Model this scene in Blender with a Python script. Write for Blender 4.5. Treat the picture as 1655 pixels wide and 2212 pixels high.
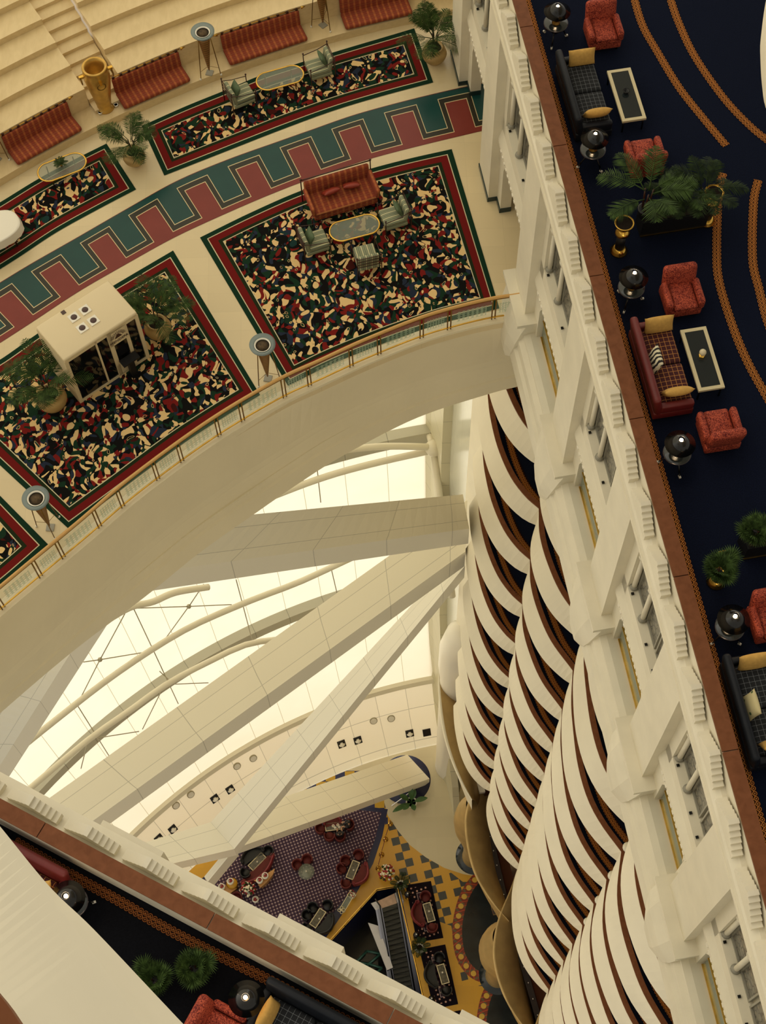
import bpy, bmesh, math, random
from mathutils import Vector, Matrix
from mathutils.geometry import tessellate_polygon
import numpy as np
for o in list(bpy.data.objects): bpy.data.objects.remove(o)
SC = bpy.context.scene; COL = SC.collection
random.seed(7)
PI = math.pi
# ---------------------------------------------------------------- camera
W_, H_ = 1655.0, 2212.0; FPX = 3300.0; CH = 96.0      # lobby floor is z = 0, the camera 96 m above it
_cx, _cy = W_/2, H_/2
_d = np.array([888-_cx, -(2699-_cy), -FPX]); _up = -_d/np.linalg.norm(_d)
_f = np.array([0, 0, -1.0]); _Y = _f-_f.dot(_up)*_up; _Y /= np.linalg.norm(_Y); _X = np.cross(_Y, _up)
RM = np.array([_X, _Y, _up])
cam_d = bpy.data.cameras.new('camera'); cam = bpy.data.objects.new('camera', cam_d); COL.objects.link(cam)
cam_d.sensor_fit = 'HORIZONTAL'; cam_d.sensor_width = 36; cam_d.lens = 36*FPX/W_
cam_d.clip_start = 0.2; cam_d.clip_end = 400
M4 = Matrix([list(r)+[0] for r in RM]+[[0, 0, 0, 1]]); M4.translation = Vector((0, 0, CH)); cam.matrix_world = M4
SC.camera = cam
def ray(px, py): return RM @ np.array([px-_cx, -(py-_cy), -FPX])
def at(px, py, z):                       # point of the horizontal plane z (metres above the lobby) on the line of sight
    r = ray(px, py); k = (z-CH)/r[2]; return Vector((r[0]*k, r[1]*k, z))
# ---------------------------------------------------------------- light
EXPO = 0.0
SC.view_settings.view_transform = 'Standard'; SC.view_settings.look = 'None'
SC.view_settings.exposure = EXPO; SC.view_settings.gamma = 1; SC.view_settings.use_curve_mapping = False
wd = bpy.data.worlds.new('daylight'); SC.world = wd; wd.use_nodes = True
_n = wd.node_tree.nodes; _l = wd.node_tree.links; _n.clear()
_tc = _n.new('ShaderNodeTexCoord'); _sp = _n.new('ShaderNodeSeparateXYZ'); _l.new(_tc.outputs['Generated'], _sp.inputs[0])
_dt = _n.new('ShaderNodeVectorMath'); _dt.operation = 'DOT_PRODUCT'; _l.new(_tc.outputs['Generated'], _dt.inputs[0]); _dt.inputs[1].default_value = (-0.55, 0.80, 0.2)
_mr = _n.new('ShaderNodeMapRange'); _l.new(_dt.outputs['Value'], _mr.inputs[0])
_mr.inputs[1].default_value = -0.5; _mr.inputs[2].default_value = 0.95; _mr.inputs[3].default_value = 0; _mr.inputs[4].default_value = 1
_pw = _n.new('ShaderNodeMath'); _pw.operation = 'POWER'; _l.new(_mr.outputs[0], _pw.inputs[0]); _pw.inputs[1].default_value = 2.2
_ml = _n.new('ShaderNodeMath'); _ml.operation = 'MULTIPLY_ADD'; _l.new(_pw.outputs[0], _ml.inputs[0]); _ml.inputs[1].default_value = 1.75; _ml.inputs[2].default_value = 0.50
_bg = _n.new('ShaderNodeBackground'); _bg.inputs[0].default_value = (1.0, 0.93, 0.775, 1); _l.new(_ml.outputs[0], _bg.inputs[1])
_wo = _n.new('ShaderNodeOutputWorld'); _l.new(_bg.outputs[0], _wo.inputs[0])
# ---------------------------------------------------------------- levels (z) and wing frames
ZC = CH-28.0; ZM = CH-34.5; ZL = 0.0
class Frame:                              # a wing: s runs along it, t into the building, z up
    def __init__(f, A, u):
        f.A = Vector(A).to_2d(); f.u = Vector(u).to_2d().normalized(); f.n = Vector((f.u.y, -f.u.x))
    def p(f, s, t, z): q = f.A+f.u*s+f.n*t; return Vector((q.x, q.y, z))
    def st(f, q): d = Vector((q.x, q.y))-f.A; return d.dot(f.u), d.dot(f.n)
    def rot(f): return math.atan2(f.u.y, f.u.x)
FR = Frame((7.1, 0), (-.138, 1))
FL = Frame((-2.33, 4.87), (-.873, .488)); FL.n = Vector((-.488, -.873)).normalized()
# ---------------------------------------------------------------- mesh builder
class MB:
    def __init__(m): m.v = []; m.f = []; m.uv = []; m.uv2 = []; m.mi = []; m.sm = []
    def add(m, vs, fs, uv=None, uv2=None, mi=0, sm=False):
        b = len(m.v); m.v += [tuple(x) for x in vs]
        for i, f in enumerate(fs):
            m.f.append([b+k for k in f]); m.uv.append(uv[i] if uv else None); m.uv2.append(uv2[i] if uv2 else None); m.mi.append(mi); m.sm.append(sm)
    def box(m, c, s, rz=0, mi=0):
        x, y, z = s[0]/2, s[1]/2, s[2]/2; co, si = math.cos(rz), math.sin(rz)
        vs = [(c[0]+a*x*co-b*y*si, c[1]+a*x*si+b*y*co, c[2]+d*z) for a, b, d in ((-1,-1,-1),(1,-1,-1),(1,1,-1),(-1,1,-1),(-1,-1,1),(1,-1,1),(1,1,1),(-1,1,1))]
        m.hexa(vs, mi)
    def hexa(m, vs, mi=0):                # 4 bottom then 4 top corners
        m.add(vs, [(0,3,2,1),(4,5,6,7),(0,1,5,4),(1,2,6,5),(2,3,7,6),(3,0,4,7)], mi=mi)
    def fbox(m, F, s0, s1, t0, t1, z0, z1, mi=0):
        m.hexa([F.p(s0,t0,z0),F.p(s1,t0,z0),F.p(s1,t1,z0),F.p(s0,t1,z0),F.p(s0,t0,z1),F.p(s1,t0,z1),F.p(s1,t1,z1),F.p(s0,t1,z1)], mi)
    def rbox(m, c, s, r=.05, seg=3, rx=0, ry=0, rz=0, mi=0, puff=0):
        bm = bmesh.new(); bmesh.ops.create_cube(bm, size=1)
        bmesh.ops.scale(bm, vec=s, verts=bm.verts)
        if puff: bmesh.ops.subdivide_edges(bm, edges=bm.edges, cuts=3, use_grid_fill=True)
        if puff:
            for v in bm.verts:
                a = 1-(2*v.co.x/s[0])**2; b = 1-(2*v.co.y/s[1])**2
                v.co.z += (1 if v.co.z > 0 else -1)*puff*max(a, 0)*max(b, 0)*(abs(v.co.z) > s[2]*.4)
        E = [e for e in bm.edges if e.calc_face_angle(0) > .9]
        bmesh.ops.bevel(bm, geom=E, offset=min(r, min(s)*.49), segments=seg, profile=.5, affect='EDGES')
        Mx = Matrix.Translation(Vector(c)) @ Matrix.Rotation(rz, 4, 'Z') @ Matrix.Rotation(ry, 4, 'Y') @ Matrix.Rotation(rx, 4, 'X')
        bmesh.ops.transform(bm, matrix=Mx, verts=bm.verts)
        m.add([v.co[:] for v in bm.verts], [[v.index for v in f.verts] for f in bm.faces], mi=mi, sm=True); bm.free()
    def cyl(m, p0, p1, r0, r1=None, n=12, mi=0, caps=True):
        r1 = r0 if r1 is None else r1; p0 = Vector(p0); p1 = Vector(p1); d = (p1-p0).normalized()
        a = d.orthogonal().normalized(); b = d.cross(a)
        vs = [p0+(a*math.cos(2*PI*i/n)+b*math.sin(2*PI*i/n))*r0 for i in range(n)]+[p1+(a*math.cos(2*PI*i/n)+b*math.sin(2*PI*i/n))*r1 for i in range(n)]
        m.add(vs, [(i,(i+1)%n,n+(i+1)%n,n+i) for i in range(n)], mi=mi, sm=True)
        if caps: m.add(vs, [list(range(n))[::-1], list(range(n,2*n))], mi=mi)
    def tube(m, pts, r, n=8, mi=0, closed=False):
        pts = [Vector(p) for p in pts]; k = len(pts); rs = r if isinstance(r, list) else [r]*k; vs = []
        up = None
        for i, p in enumerate(pts):
            t = (pts[(i+1)%k] if closed else pts[min(i+1,k-1)])-(pts[i-1] if closed or i else pts[0]); t.normalize()
            if up is None: up = t.orthogonal().normalized()
            up = (up-t*up.dot(t)).normalized(); b = t.cross(up)
            vs += [p+(up*math.cos(2*PI*j/n)+b*math.sin(2*PI*j/n))*rs[i] for j in range(n)]
        R = range(k if closed else k-1)
        m.add(vs, [(i*n+j, i*n+(j+1)%n, ((i+1)%k)*n+(j+1)%n, ((i+1)%k)*n+j) for i in R for j in range(n)], mi=mi, sm=True)
        if not closed: m.add(vs, [list(range(n))[::-1], [(k-1)*n+j for j in range(n)]], mi=mi)
    def lathe(m, prof, c=(0,0,0), n=20, mi=0, sm=True, ell=(1,1)):
        k = len(prof); vs = [(c[0]+r*ell[0]*math.cos(2*PI*j/n), c[1]+r*ell[1]*math.sin(2*PI*j/n), c[2]+z) for r, z in prof for j in range(n)]
        m.add(vs, [(i*n+j, i*n+(j+1)%n, (i+1)*n+(j+1)%n, (i+1)*n+j) for i in range(k-1) for j in range(n)], mi=mi, sm=sm)
        ringy = k > 2 and min(prof[0][0], prof[-1][0]) > .001 and abs(prof[0][0]-prof[-1][0]) < .25*max(prof[0][0], prof[-1][0])
        if prof[0][0] > .001 and not ringy: m.add(vs, [list(range(n))[::-1]], mi=mi)
        if prof[-1][0] > .001 and not ringy: m.add(vs, [[(k-1)*n+j for j in range(n)]], mi=mi)
    def prism(m, pts, z0, z1, mi=0, holes=()):
        loops = [[Vector((p[0],p[1],0)) for p in L] for L in [pts]+list(holes)]
        tri = tessellate_polygon(loops); flat = [p for L in loops for p in L]; k = len(flat)
        up = [(p.x,p.y,z1) for p in flat]; dn = [(p.x,p.y,z0) for p in flat]
        ft = []; fb = []
        for t in tri:
            a, b, c = (flat[i] for i in t); s = (b.x-a.x)*(c.y-a.y)-(b.y-a.y)*(c.x-a.x)
            t = tuple(t) if s > 0 else tuple(t)[::-1]; ft.append(t); fb.append(t[::-1])
        m.add(up, ft, mi=mi)
        if z0 != z1:
            m.add(dn, fb, mi=mi); o = 0
            for L in loops:
                q = len(L); ar = sum(L[i].x*L[(i+1)%q].y-L[(i+1)%q].x*L[i].y for i in range(q))
                sg = (ar > 0) == (o == 0)
                fs = [(o+i, o+(i+1)%q, k+o+(i+1)%q, k+o+i) for i in range(q)]
                m.add(dn+up, [f if sg else f[::-1] for f in fs], mi=mi); o += q
    def loft(m, rows, mi=0, sm=False, uv=None, closed=False):
        n = len(rows[0]); vs = [p for r in rows for p in r]; fs = []; us = []
        for i in range(len(rows)-1):
            for j in range(n if closed else n-1):
                q = (i*n+j, i*n+(j+1)%n, (i+1)*n+(j+1)%n, (i+1)*n+j); fs.append(q)
                if uv: us.append([uv(x//n, x % n) for x in q])
        m.add(vs, fs, uv=us if uv else None, mi=mi, sm=sm)
    def ball(m, c, r, n=12, mi=0):
        r = (r,)*3 if not isinstance(r, (tuple, list)) else r; k = n//2
        vs = [(c[0]+r[0]*math.sin(PI*i/k)*math.cos(2*PI*j/n), c[1]+r[1]*math.sin(PI*i/k)*math.sin(2*PI*j/n), c[2]-r[2]*math.cos(PI*i/k)) for i in range(k+1) for j in range(n)]
        m.add(vs, [(i*n+j, i*n+(j+1)%n, (i+1)*n+(j+1)%n, (i+1)*n+j) for i in range(k) for j in range(n)], mi=mi, sm=True)
    def xf(m, Mx):
        m.v = [tuple(Mx @ Vector(p)) for p in m.v]; return m
    def build(m, name, mats, parent=None, kind=None, bevel=0):
        me = bpy.data.meshes.new(name); me.from_pydata(m.v, [], m.f)
        for x in (mats if isinstance(mats, (list, tuple)) else [mats]): me.materials.append(x)
        me.polygons.foreach_set('material_index', m.mi); me.polygons.foreach_set('use_smooth', m.sm)
        for nm, src in (('UVMap', m.uv), ('UV2', m.uv2)):
            if any(u is not None for u in src):
                L = me.uv_layers.new(name=nm); fl = []
                for f, u in zip(m.f, src): fl += [c for k in range(len(f)) for c in (u[k] if u else (0, 0))]
                L.data.foreach_set('uv', fl)
        me.update(); bm = bmesh.new(); bm.from_mesh(me); bmesh.ops.remove_doubles(bm, verts=bm.verts, dist=1e-5); bm.to_mesh(me); bm.free()
        o = bpy.data.objects.new(name, me); COL.objects.link(o)
        if parent: o.parent = parent
        if kind: o['kind'] = kind
        if bevel:
            b = o.modifiers.new('bevel', 'BEVEL'); b.width = bevel; b.segments = 2; b.limit_method = 'ANGLE'
        return o
def tag(o, label, cat, group=None):
    o['label'] = label; o['category'] = cat
    if group: o['group'] = group
    return o
def thing(name, label, cat, loc=(0,0,0), rz=0, group=None):
    o = bpy.data.objects.new(name, None); COL.objects.link(o); o.location = loc; o.rotation_euler = (0,0,rz); o.empty_display_size = .2
    return tag(o, label, cat, group)
KIDS = {}
def dup(root, loc, rz=None, label=None, group=None, sc=None):
    if not KIDS.get('ok'):
        pass
    r = root.copy(); COL.objects.link(r); r.location = loc
    if rz is not None: r.rotation_euler = (0,0,rz)
    if sc is not None: r.scale = (sc,)*3 if not isinstance(sc, tuple) else sc
    if label: r['label'] = label
    if group: r['group'] = group
    for ch in root.children:
        c = ch.copy(); COL.objects.link(c); c.parent = r
        for g in ch.children:
            d = g.copy(); COL.objects.link(d); d.parent = c
    return r
def resample(pts, n, sub=12):
    P = [Vector(p) for p in pts]
    if len(P) > 2:
        Q = []
        for i in range(len(P)-1):
            a = P[i-1] if i else P[0]*2-P[1]; b = P[i]; c = P[i+1]; d = P[i+2] if i+2 < len(P) else P[-1]*2-P[-2]
            for k in range(sub):
                t = k/sub; Q.append(.5*((2*b)+(c-a)*t+(2*a-5*b+4*c-d)*t*t+(3*b-a-3*c+d)*t**3))
        Q.append(P[-1]); P = Q
    L = [0]
    for a, b in zip(P, P[1:]): L.append(L[-1]+(b-a).length)
    out = []; j = 0
    for i in range(n):
        x = L[-1]*i/(n-1)
        while j < len(P)-2 and L[j+1] < x: j += 1
        t = (x-L[j])/max(L[j+1]-L[j], 1e-9); out.append(P[j].lerp(P[j+1], min(max(t,0),1)))
    return out
def pxline(pp, z, n=None):
    P = [at(x, y, z) for x, y in pp]; return resample(P, n) if n else P
def length(P): return sum((b-a).length for a, b in zip(P, P[1:]))
def offset2(P, d):                       # offset a polyline sideways (left of travel positive)
    out = []
    for i, p in enumerate(P):
        t = P[min(i+1,len(P)-1)]-P[max(i-1,0)]; t.z = 0; t.normalize(); out.append(p+Vector((-t.y, t.x, 0))*d)
    return out
# ---------------------------------------------------------------- material builder
def C(r, g, b): return tuple(((x/255)/12.92 if x/255 <= .04045 else ((x/255+.055)/1.055)**2.4) for x in (r,g,b))+(1,)
NT = None
class X:                                  # a float socket with arithmetic
    def __init__(s, k): s.k = k
    def __add__(a, b): return mth('ADD', a, b)
    __radd__ = __add__
    def __sub__(a, b): return mth('SUBTRACT', a, b)
    def __rsub__(a, b): return mth('SUBTRACT', b, a)
    def __mul__(a, b): return mth('MULTIPLY', a, b)
    __rmul__ = __mul__
    def __truediv__(a, b): return mth('DIVIDE', a, b)
    def __lt__(a, b): return mth('LESS_THAN', a, b)
    def __gt__(a, b): return mth('GREATER_THAN', a, b)
def setin(sock, v):
    if isinstance(v, X): NT.links.new(v.k, sock)
    elif hasattr(v, 'is_output'): NT.links.new(v, sock)
    else: sock.default_value = v
def mth(op, a, b=None):
    n = NT.nodes.new('ShaderNodeMath'); n.operation = op; setin(n.inputs[0], a)
    if b is not None: setin(n.inputs[1], b)
    return X(n.outputs[0])
def fr(a): return mth('FRACT', a)
def ab(a): return mth('ABSOLUTE', a)
def fl(a): return mth('FLOOR', a)
def mn(a, b): return mth('MINIMUM', a, b)
def mx(a, b): return mth('MAXIMUM', a, b)
def sq(a): return mth('SQRT', a)
def sn(a): return mth('SINE', a)
def mix(f, a, b):
    n = NT.nodes.new('ShaderNodeMix'); n.data_type = 'RGBA'; setin(n.inputs[0], f); setin(n.inputs[6], a); setin(n.inputs[7], b); return n.outputs[2]
def sep(v):
    n = NT.nodes.new('ShaderNodeSeparateXYZ'); NT.links.new(v, n.inputs[0]); return [X(o) for o in n.outputs]
def comb(x, y, z=0):
    n = NT.nodes.new('ShaderNodeCombineXYZ'); setin(n.inputs[0], x); setin(n.inputs[1], y); setin(n.inputs[2], z); return n.outputs[0]
def coord(which='Object'): return NT.nodes.new('ShaderNodeTexCoord').outputs[which]
def uvm(name='UVMap'):
    n = NT.nodes.new('ShaderNodeUVMap'); n.uv_map = name; return sep(n.outputs[0])
def noise(v, scale, detail=3, dist=0):
    n = NT.nodes.new('ShaderNodeTexNoise'); n.inputs['Scale'].default_value = scale; n.inputs['Detail'].default_value = detail; n.inputs['Distortion'].default_value = dist
    if v is not None: NT.links.new(v, n.inputs['Vector'])
    return n
def vor(v, scale, rnd=1, feature='F1'):
    n = NT.nodes.new('ShaderNodeTexVoronoi'); n.feature = feature; n.inputs['Scale'].default_value = scale; n.inputs['Randomness'].default_value = rnd
    if v is not None: NT.links.new(v, n.inputs['Vector'])
    return n
def ramp(f, stops, const=True):
    n = NT.nodes.new('ShaderNodeValToRGB'); n.color_ramp.interpolation = 'CONSTANT' if const else 'LINEAR'; e = n.color_ramp.elements
    while len(e) > 1: e.remove(e[-1])
    e[0].position = stops[0][0]; e[0].color = stops[0][1]
    for p, c in stops[1:]: k = e.new(p); k.color = c
    setin(n.inputs[0], f); return n.outputs[0]
MATS = {}
def mat(name, fn, rough=.6, metal=0, spec=.5, bump=None, alpha=None, trans=0, coat=0, emit=None):
    global NT
    m = bpy.data.materials.new(name); m.use_nodes = True; NT = m.node_tree; b = NT.nodes['Principled BSDF']
    c = fn() if callable(fn) else fn
    setin(b.inputs['Base Color'], c)
    if callable(rough): setin(b.inputs['Roughness'], rough())
    else: b.inputs['Roughness'].default_value = rough
    b.inputs['Metallic'].default_value = metal; b.inputs['Specular IOR Level'].default_value = spec
    b.inputs['Transmission Weight'].default_value = trans; b.inputs['Coat Weight'].default_value = coat
    if alpha is not None: setin(b.inputs['Alpha'], alpha() if callable(alpha) else alpha)
    if bump:
        n = NT.nodes.new('ShaderNodeBump'); n.inputs['Strength'].default_value = bump[1]; n.inputs['Distance'].default_value = bump[2]
        setin(n.inputs['Height'], bump[0]()); NT.links.new(n.outputs[0], b.inputs['Normal'])
    if emit: b.inputs['Emission Color'].default_value = emit[0]; b.inputs['Emission Strength'].default_value = emit[1]
    MATS[name] = m; return m
def mottle(c, amt=.06, scale=3, detail=4):
    def f():
        n = noise(coord(), scale, detail); d = tuple(x*(1-amt*2) for x in c[:3])+(1,); e = tuple(min(x*(1+amt),1) for x in c[:3])+(1,)
        return ramp(n.outputs[0], [(.3, d), (.7, e)], False)
    return f
def seams(u, v, du, dv, w, c, dark=.55, jit=.04, uoff=0.0, voff=0.0):   # panel joints and a slight tone change per panel
    a = u/du+uoff; b = v/dv+voff
    l = mx(ab(fr(a)-.5) > (.5-w/du), ab(fr(b)-.5) > (.5-w/dv))
    t = fr(sn(fl(a)*12.9+fl(b)*78.2)*437.5)
    c2 = tuple(x*(1-jit*2) for x in c[:3])+(1,)
    return mix(l, mix(t, c, c2), tuple(x*dark for x in c[:3])+(1,))
WHITE = C(232,226,208)
M_wall = mat('painted_plaster', mottle(C(226,218,196), .03, 1.5), .55)
M_band = mat('smooth_white_plaster', mottle(C(228,219,195), .025, .8), .5)
M_fascia = mat('beige_fascia_plaster', mottle(C(234,222,190), .02, .6), .6)
M_wood = mat('polished_brown_wood', lambda: ramp(noise(comb(*[a*b for a, b in zip(sep(coord()), (2,2,9))]), 3, 6, .6).outputs[0], [(.3, C(108,64,38)), (.7, C(124,76,48))], False), .5, spec=.15)
M_navy = mat('navy_carpet', mottle(C(15,22,42), .18, 40), .95, spec=.1, bump=(lambda: noise(coord(), 180, 2).outputs[0], .3, .01))
M_navy_shaded = mat('shaded_navy_carpet', mottle(C(14,15,20), .18, 40), .95, spec=.1)  # left corridor carpet: its shade is put into a darker navy
M_marble = mat('cream_marble', lambda: seams(*sep(coord())[:2], .9, .6, .004, C(222,203,162), .88, .03), .25)
M_step = mat('travertine_step', lambda: ramp(noise(comb(*[a*b for a, b in zip(sep(coord()), (2.2,.8,3))]), 3, 5, .4).outputs[0], [(.3, C(214,190,142)), (.7, C(224,201,154))], False), .35)
M_skirt = mat('dark_green_marble_skirting', C(34,52,50), .25)
M_gold = mat('polished_brass', mottle(C(226,180,84), .1, 5), .22, 1)
M_gold2 = mat('brushed_gold_leaf', mottle(C(190,160,104), .10, 1.2), .42, .25)
M_brassdk = mat('aged_brass', C(128,98,48), .35, 1)
M_black = mat('black_lacquer', C(12,12,13), .18)
M_blackm = mat('black_satin', C(16,16,17), .5)
M_chrome = mat('chrome', C(220,220,220), .1, 1)
M_white = mat('white_ceramic', C(236,230,215), .3)
M_cream = mat('cream_lacquer', C(214,200,160), .35)
M_glassd = mat('smoked_glass', C(34,40,42), .08, coat=.3)
M_mirror = mat('dark_mirror', C(70,66,70), .1, .6)
M_green = mat('palm_leaf', lambda: ramp(noise(coord(), 6, 3).outputs[0], [(.3, C(28,42,18)), (.7, C(70,92,44))], False), .65, spec=.12)
M_greend = mat('dark_palm_leaf', lambda: ramp(noise(coord(), 6, 3).outputs[0], [(.3, C(22,32,16)), (.7, C(48,64,32))], False), .65, spec=.12)
M_banana = mat('broad_leaf', mottle(C(62,98,44), .12, 8), .4)
M_soil = mat('potting_soil', mottle(C(44,32,20), .2, 40), .95)
M_red = mat('red_velvet', lambda: mix(ramp(noise(coord(), 20, 2, 2.5).outputs[0], [(.42,(0,0,0,1)),(.58,(1,1,1,1))], False), C(98,22,18), C(186,84,58)), .7, spec=.3)
M_redp = mat('plain_red_leather', mottle(C(104,28,26), .08, 6), .5)
M_navyl = mat('navy_leather', mottle(C(18,22,30), .12, 6), .5, spec=.25)
M_must = mat('mustard_cushion_fabric', mottle(C(202,158,80), .06, 14), .85, bump=(lambda: noise(coord(), 220, 2).outputs[0], .4, .004))
def gridfab(base, line, p=.105, w=.09):
    def f():
        x, y, z = sep(coord()); l = mx(ab(fr(x/p)-.5) > (.5-w/2), ab(fr(y/p+.3)-.5) > (.5-w/2)); return mix(l, base, line)
    return f
M_gridred = mat('red_grid_fabric', gridfab(C(64,12,16), C(190,130,64)), .85)
M_gridnavy = mat('navy_grid_fabric', gridfab(C(14,17,22), C(120,124,128), w=.05), .85)
def plaid():
    x, y, z = sep(coord()); n = noise(coord(), 60, 2).outputs[0]
    a = fr(x/.17); b = fr((y+z)/.15)
    c = mix(ab(a-.5) < .2, C(138,58,32), C(166,86,42)); c = mix(X(mix(ab(b-.5) < .22, (0,0,0,1), (.5,.5,.5,1))), c, C(112,26,22))
    c = mix(X(mix(mx(ab(a-.5) < .035, ab(b-.5) < .04), (0,0,0,1), (.32,.32,.32,1))), c, C(216,150,80))
    return c
M_plaid = mat('orange_plaid_fabric', plaid, .85)
def stripes():
    x, y, z = sep(coord()); a = fr(x/.16)
    return mix(fr(a*3) < .25, mix(ab(a-.5) < .16, C(142,146,116), C(196,190,150)), C(84,96,84))
M_stripe = mat('green_striped_fabric', stripes, .85)
M_olive = mat('sage_velvet', mottle(C(86,104,74), .1, 10), .8)
M_rust = mat('rust_silk', mottle(C(142,46,26), .1, 8), .55)
M_zebra = mat('zebra_print', lambda: mix(mth('SINE', sep(coord())[0]*62+X(noise(coord(), 5).outputs[0])*7) > 0, C(222,212,180), C(30,28,26)), .8)
M_leafp = mat('leaf_print_cream', lambda: mix(X(vor(coord(), 7).outputs[0]) < .22, C(204,190,142), C(74,96,58)), .8)
def ornament(bg, ringc, p):               # two rows of rings linked by scrolls; uv in metres, v from 0 to the width
    def f():
        u, v = uvm()[:2]; w = p*2
        def ring(uu, vv, r, t): return ab(sq((uu*uu)+(vv*vv))-r) < t
        fu = fr(u/p)-.5; r = 0
        A = ring(fu*p, v-p*.5, p*.40, p*.07); Bm = ring((fr(u/p+.5)-.5)*p, v-p*1.5, p*.40, p*.07)
        d = mx(sq((fu*p)*(fu*p)+(v-p*.5)*(v-p*.5)) < p*.16, sq(((fr(u/p+.5)-.5)*p)*((fr(u/p+.5)-.5)*p)+(v-p*1.5)*(v-p*1.5)) < p*.16)
        wv = ab(v-p-sn(u/p*PI)*p*.38) < p*.09; w2 = ab(v-p+sn(u/p*PI)*p*.38) < p*.09
        e = mx(v < p*.08, v > p*1.92)
        c = mix(mx(mx(A, Bm), mx(wv, w2)), bg, ringc); return mix(d, c, ringc)
    return f
M_orn = mat('orange_ring_carpet_border', ornament(C(36,16,12), C(184,118,58), .1), .95, spec=.1)
M_orn_shaded = mat('shaded_orange_carpet_border', ornament(C(24,12,10), C(132,78,38), .1), .95, spec=.1)  # darker copy of the ring border, left corridor's shade painted in
def rugcol():
    q = uvm('UVMap'); r = uvm('UV2'); d = mn(mn(q[0], q[1]), mn(r[0], r[1]))
    co = coord(); n1 = noise(co, 2.6, 0)
    ad = NT.nodes.new('ShaderNodeVectorMath'); ad.operation = 'MULTIPLY_ADD'; NT.links.new(n1.outputs['Color'], ad.inputs[0]); ad.inputs[1].default_value = (.34,.34,0); NT.links.new(co, ad.inputs[2])
    mp = NT.nodes.new('ShaderNodeMapping'); mp.inputs['Scale'].default_value = (1.35,1,0); mp.inputs['Rotation'].default_value = (0,0,.35); NT.links.new(ad.outputs[0], mp.inputs[0])
    v1 = vor(mp.outputs[0], 4.4); v2 = vor(mp.outputs[0], 7.0, .9)
    k = sep(v1.outputs['Color'])[0]; k2 = sep(v2.outputs['Color'])[1]; k3 = sep(v1.outputs['Color'])[2]
    GR, RD, CR, NV, BK, DR, TL = C(24,50,34), C(118,30,26), C(226,192,134), C(38,46,62), C(18,17,16), C(66,22,18), C(28,56,54)
    A = ramp(k, [(0,BK),(.22,GR),(.40,CR),(.50,NV),(.60,RD),(.74,DR),(.84,TL),(.93,CR)])
    B = ramp(k2, [(0,BK),(.20,GR),(.40,CR),(.60,RD),(.74,NV),(.84,BK)])
    o = sep(v1.outputs['Position']); q3 = sep(mp.outputs[0]); h = (q3[0]-o[0]/1)*1.0
    c = mix(X(v1.outputs['Distance'])+(k3-.5)*.25 > .30, A, B)
    c = mix(mn(ab(X(v1.outputs['Distance'])-.30+(k3-.5)*.25) < .022, k3 > .45), c, CR)
    RG, RR, RC = C(22,50,34), C(108,26,24), C(206,196,160)
    for lim, cc in ((.48,RC),(.455,C(34,44,24)),(.36,RR),(.165,RC),(.14,RG)): c = mix(d < lim, c, cc)
    return c
M_rug = mat('swirl_patterned_carpet', rugcol, .95, spec=.1)
def meander():
    u, v = uvm()[:2]; f = ab(fr(u)-.5)                # u counts teeth, v runs 0..1 across the band
    TE, MA, BK, CR = C(28,72,68), C(132,54,46), C(48,46,36), C(224,204,156)
    def reg(o): return mx(v > (.885-o*.11), mn(f < (.2025+o*.097), v > (.25-o*.11)))
    n = X(noise(coord(), 2, 3).outputs[0])
    c = mix(reg(1.06), mix(n, C(22,62,60), TE), CR); c = mix(reg(.94), c, BK); c = mix(reg(.06), c, CR); c = mix(reg(-.06), c, mix(n, C(118,46,40), MA))
    return mix(mx(v < .012, v > .988), c, C(110,36,32))
M_meander = mat('inlaid_key_pattern_marble', meander, .24, spec=.3)
def sailcol():
    u, v = uvm()[:2]; l = ab(fr(u/2.1)-.5) > .492
    return mix(l, mix(X(noise(coord(), .35, 4).outputs[0]), C(246,240,222), C(255,252,240)), C(196,188,160))
def sailmat():
    global NT
    m = bpy.data.materials.new('woven_sail_fabric'); m.use_nodes = True; NT = m.node_tree; NT.nodes.remove(NT.nodes['Principled BSDF'])
    c = sailcol(); t = NT.nodes.new('ShaderNodeBsdfTranslucent'); NT.links.new(c, t.inputs[0])
    d = NT.nodes.new('ShaderNodeBsdfDiffuse'); NT.links.new(c, d.inputs[0]); s = NT.nodes.new('ShaderNodeMixShader'); s.inputs[0].default_value = .3
    NT.links.new(t.outputs[0], s.inputs[1]); NT.links.new(d.outputs[0], s.inputs[2]); NT.links.new(s.outputs[0], NT.nodes['Material Output'].inputs[0]); return m
M_sail = sailmat()
def tilemat():
    global NT
    m = bpy.data.materials.new('translucent_wall_panels'); m.use_nodes = True; NT = m.node_tree; NT.nodes.remove(NT.nodes['Principled BSDF']); c = seams(*uvm()[:2], 2.1, 1.9, .02, C(246,240,220), .6, .02)
    t = NT.nodes.new('ShaderNodeBsdfTranslucent'); NT.links.new(c, t.inputs[0]); d = NT.nodes.new('ShaderNodeBsdfDiffuse'); NT.links.new(c, d.inputs[0]); s = NT.nodes.new('ShaderNodeMixShader'); s.inputs[0].default_value = .5
    NT.links.new(t.outputs[0], s.inputs[1]); NT.links.new(d.outputs[0], s.inputs[2]); NT.links.new(s.outputs[0], NT.nodes['Material Output'].inputs[0]); return m
M_tile = tilemat()
M_beam = mat('pale_metal_cladding', lambda: seams(*uvm()[:2], 3.4, 1.35, .016, C(242,236,216), .62, .015, voff=.5), .4)
M_rib = mat('grey_rib_panels', lambda: seams(*uvm()[:2], 2.1, 9, .018, C(190,186,166), .55, .03, voff=.5), .4)
M_pipe = mat('white_painted_steel', C(226,218,194), .35)
M_cable = mat('steel_cable', C(170,162,136), .4, .3)
M_grey = mat('grey_panel', C(150,146,132), .4)
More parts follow.
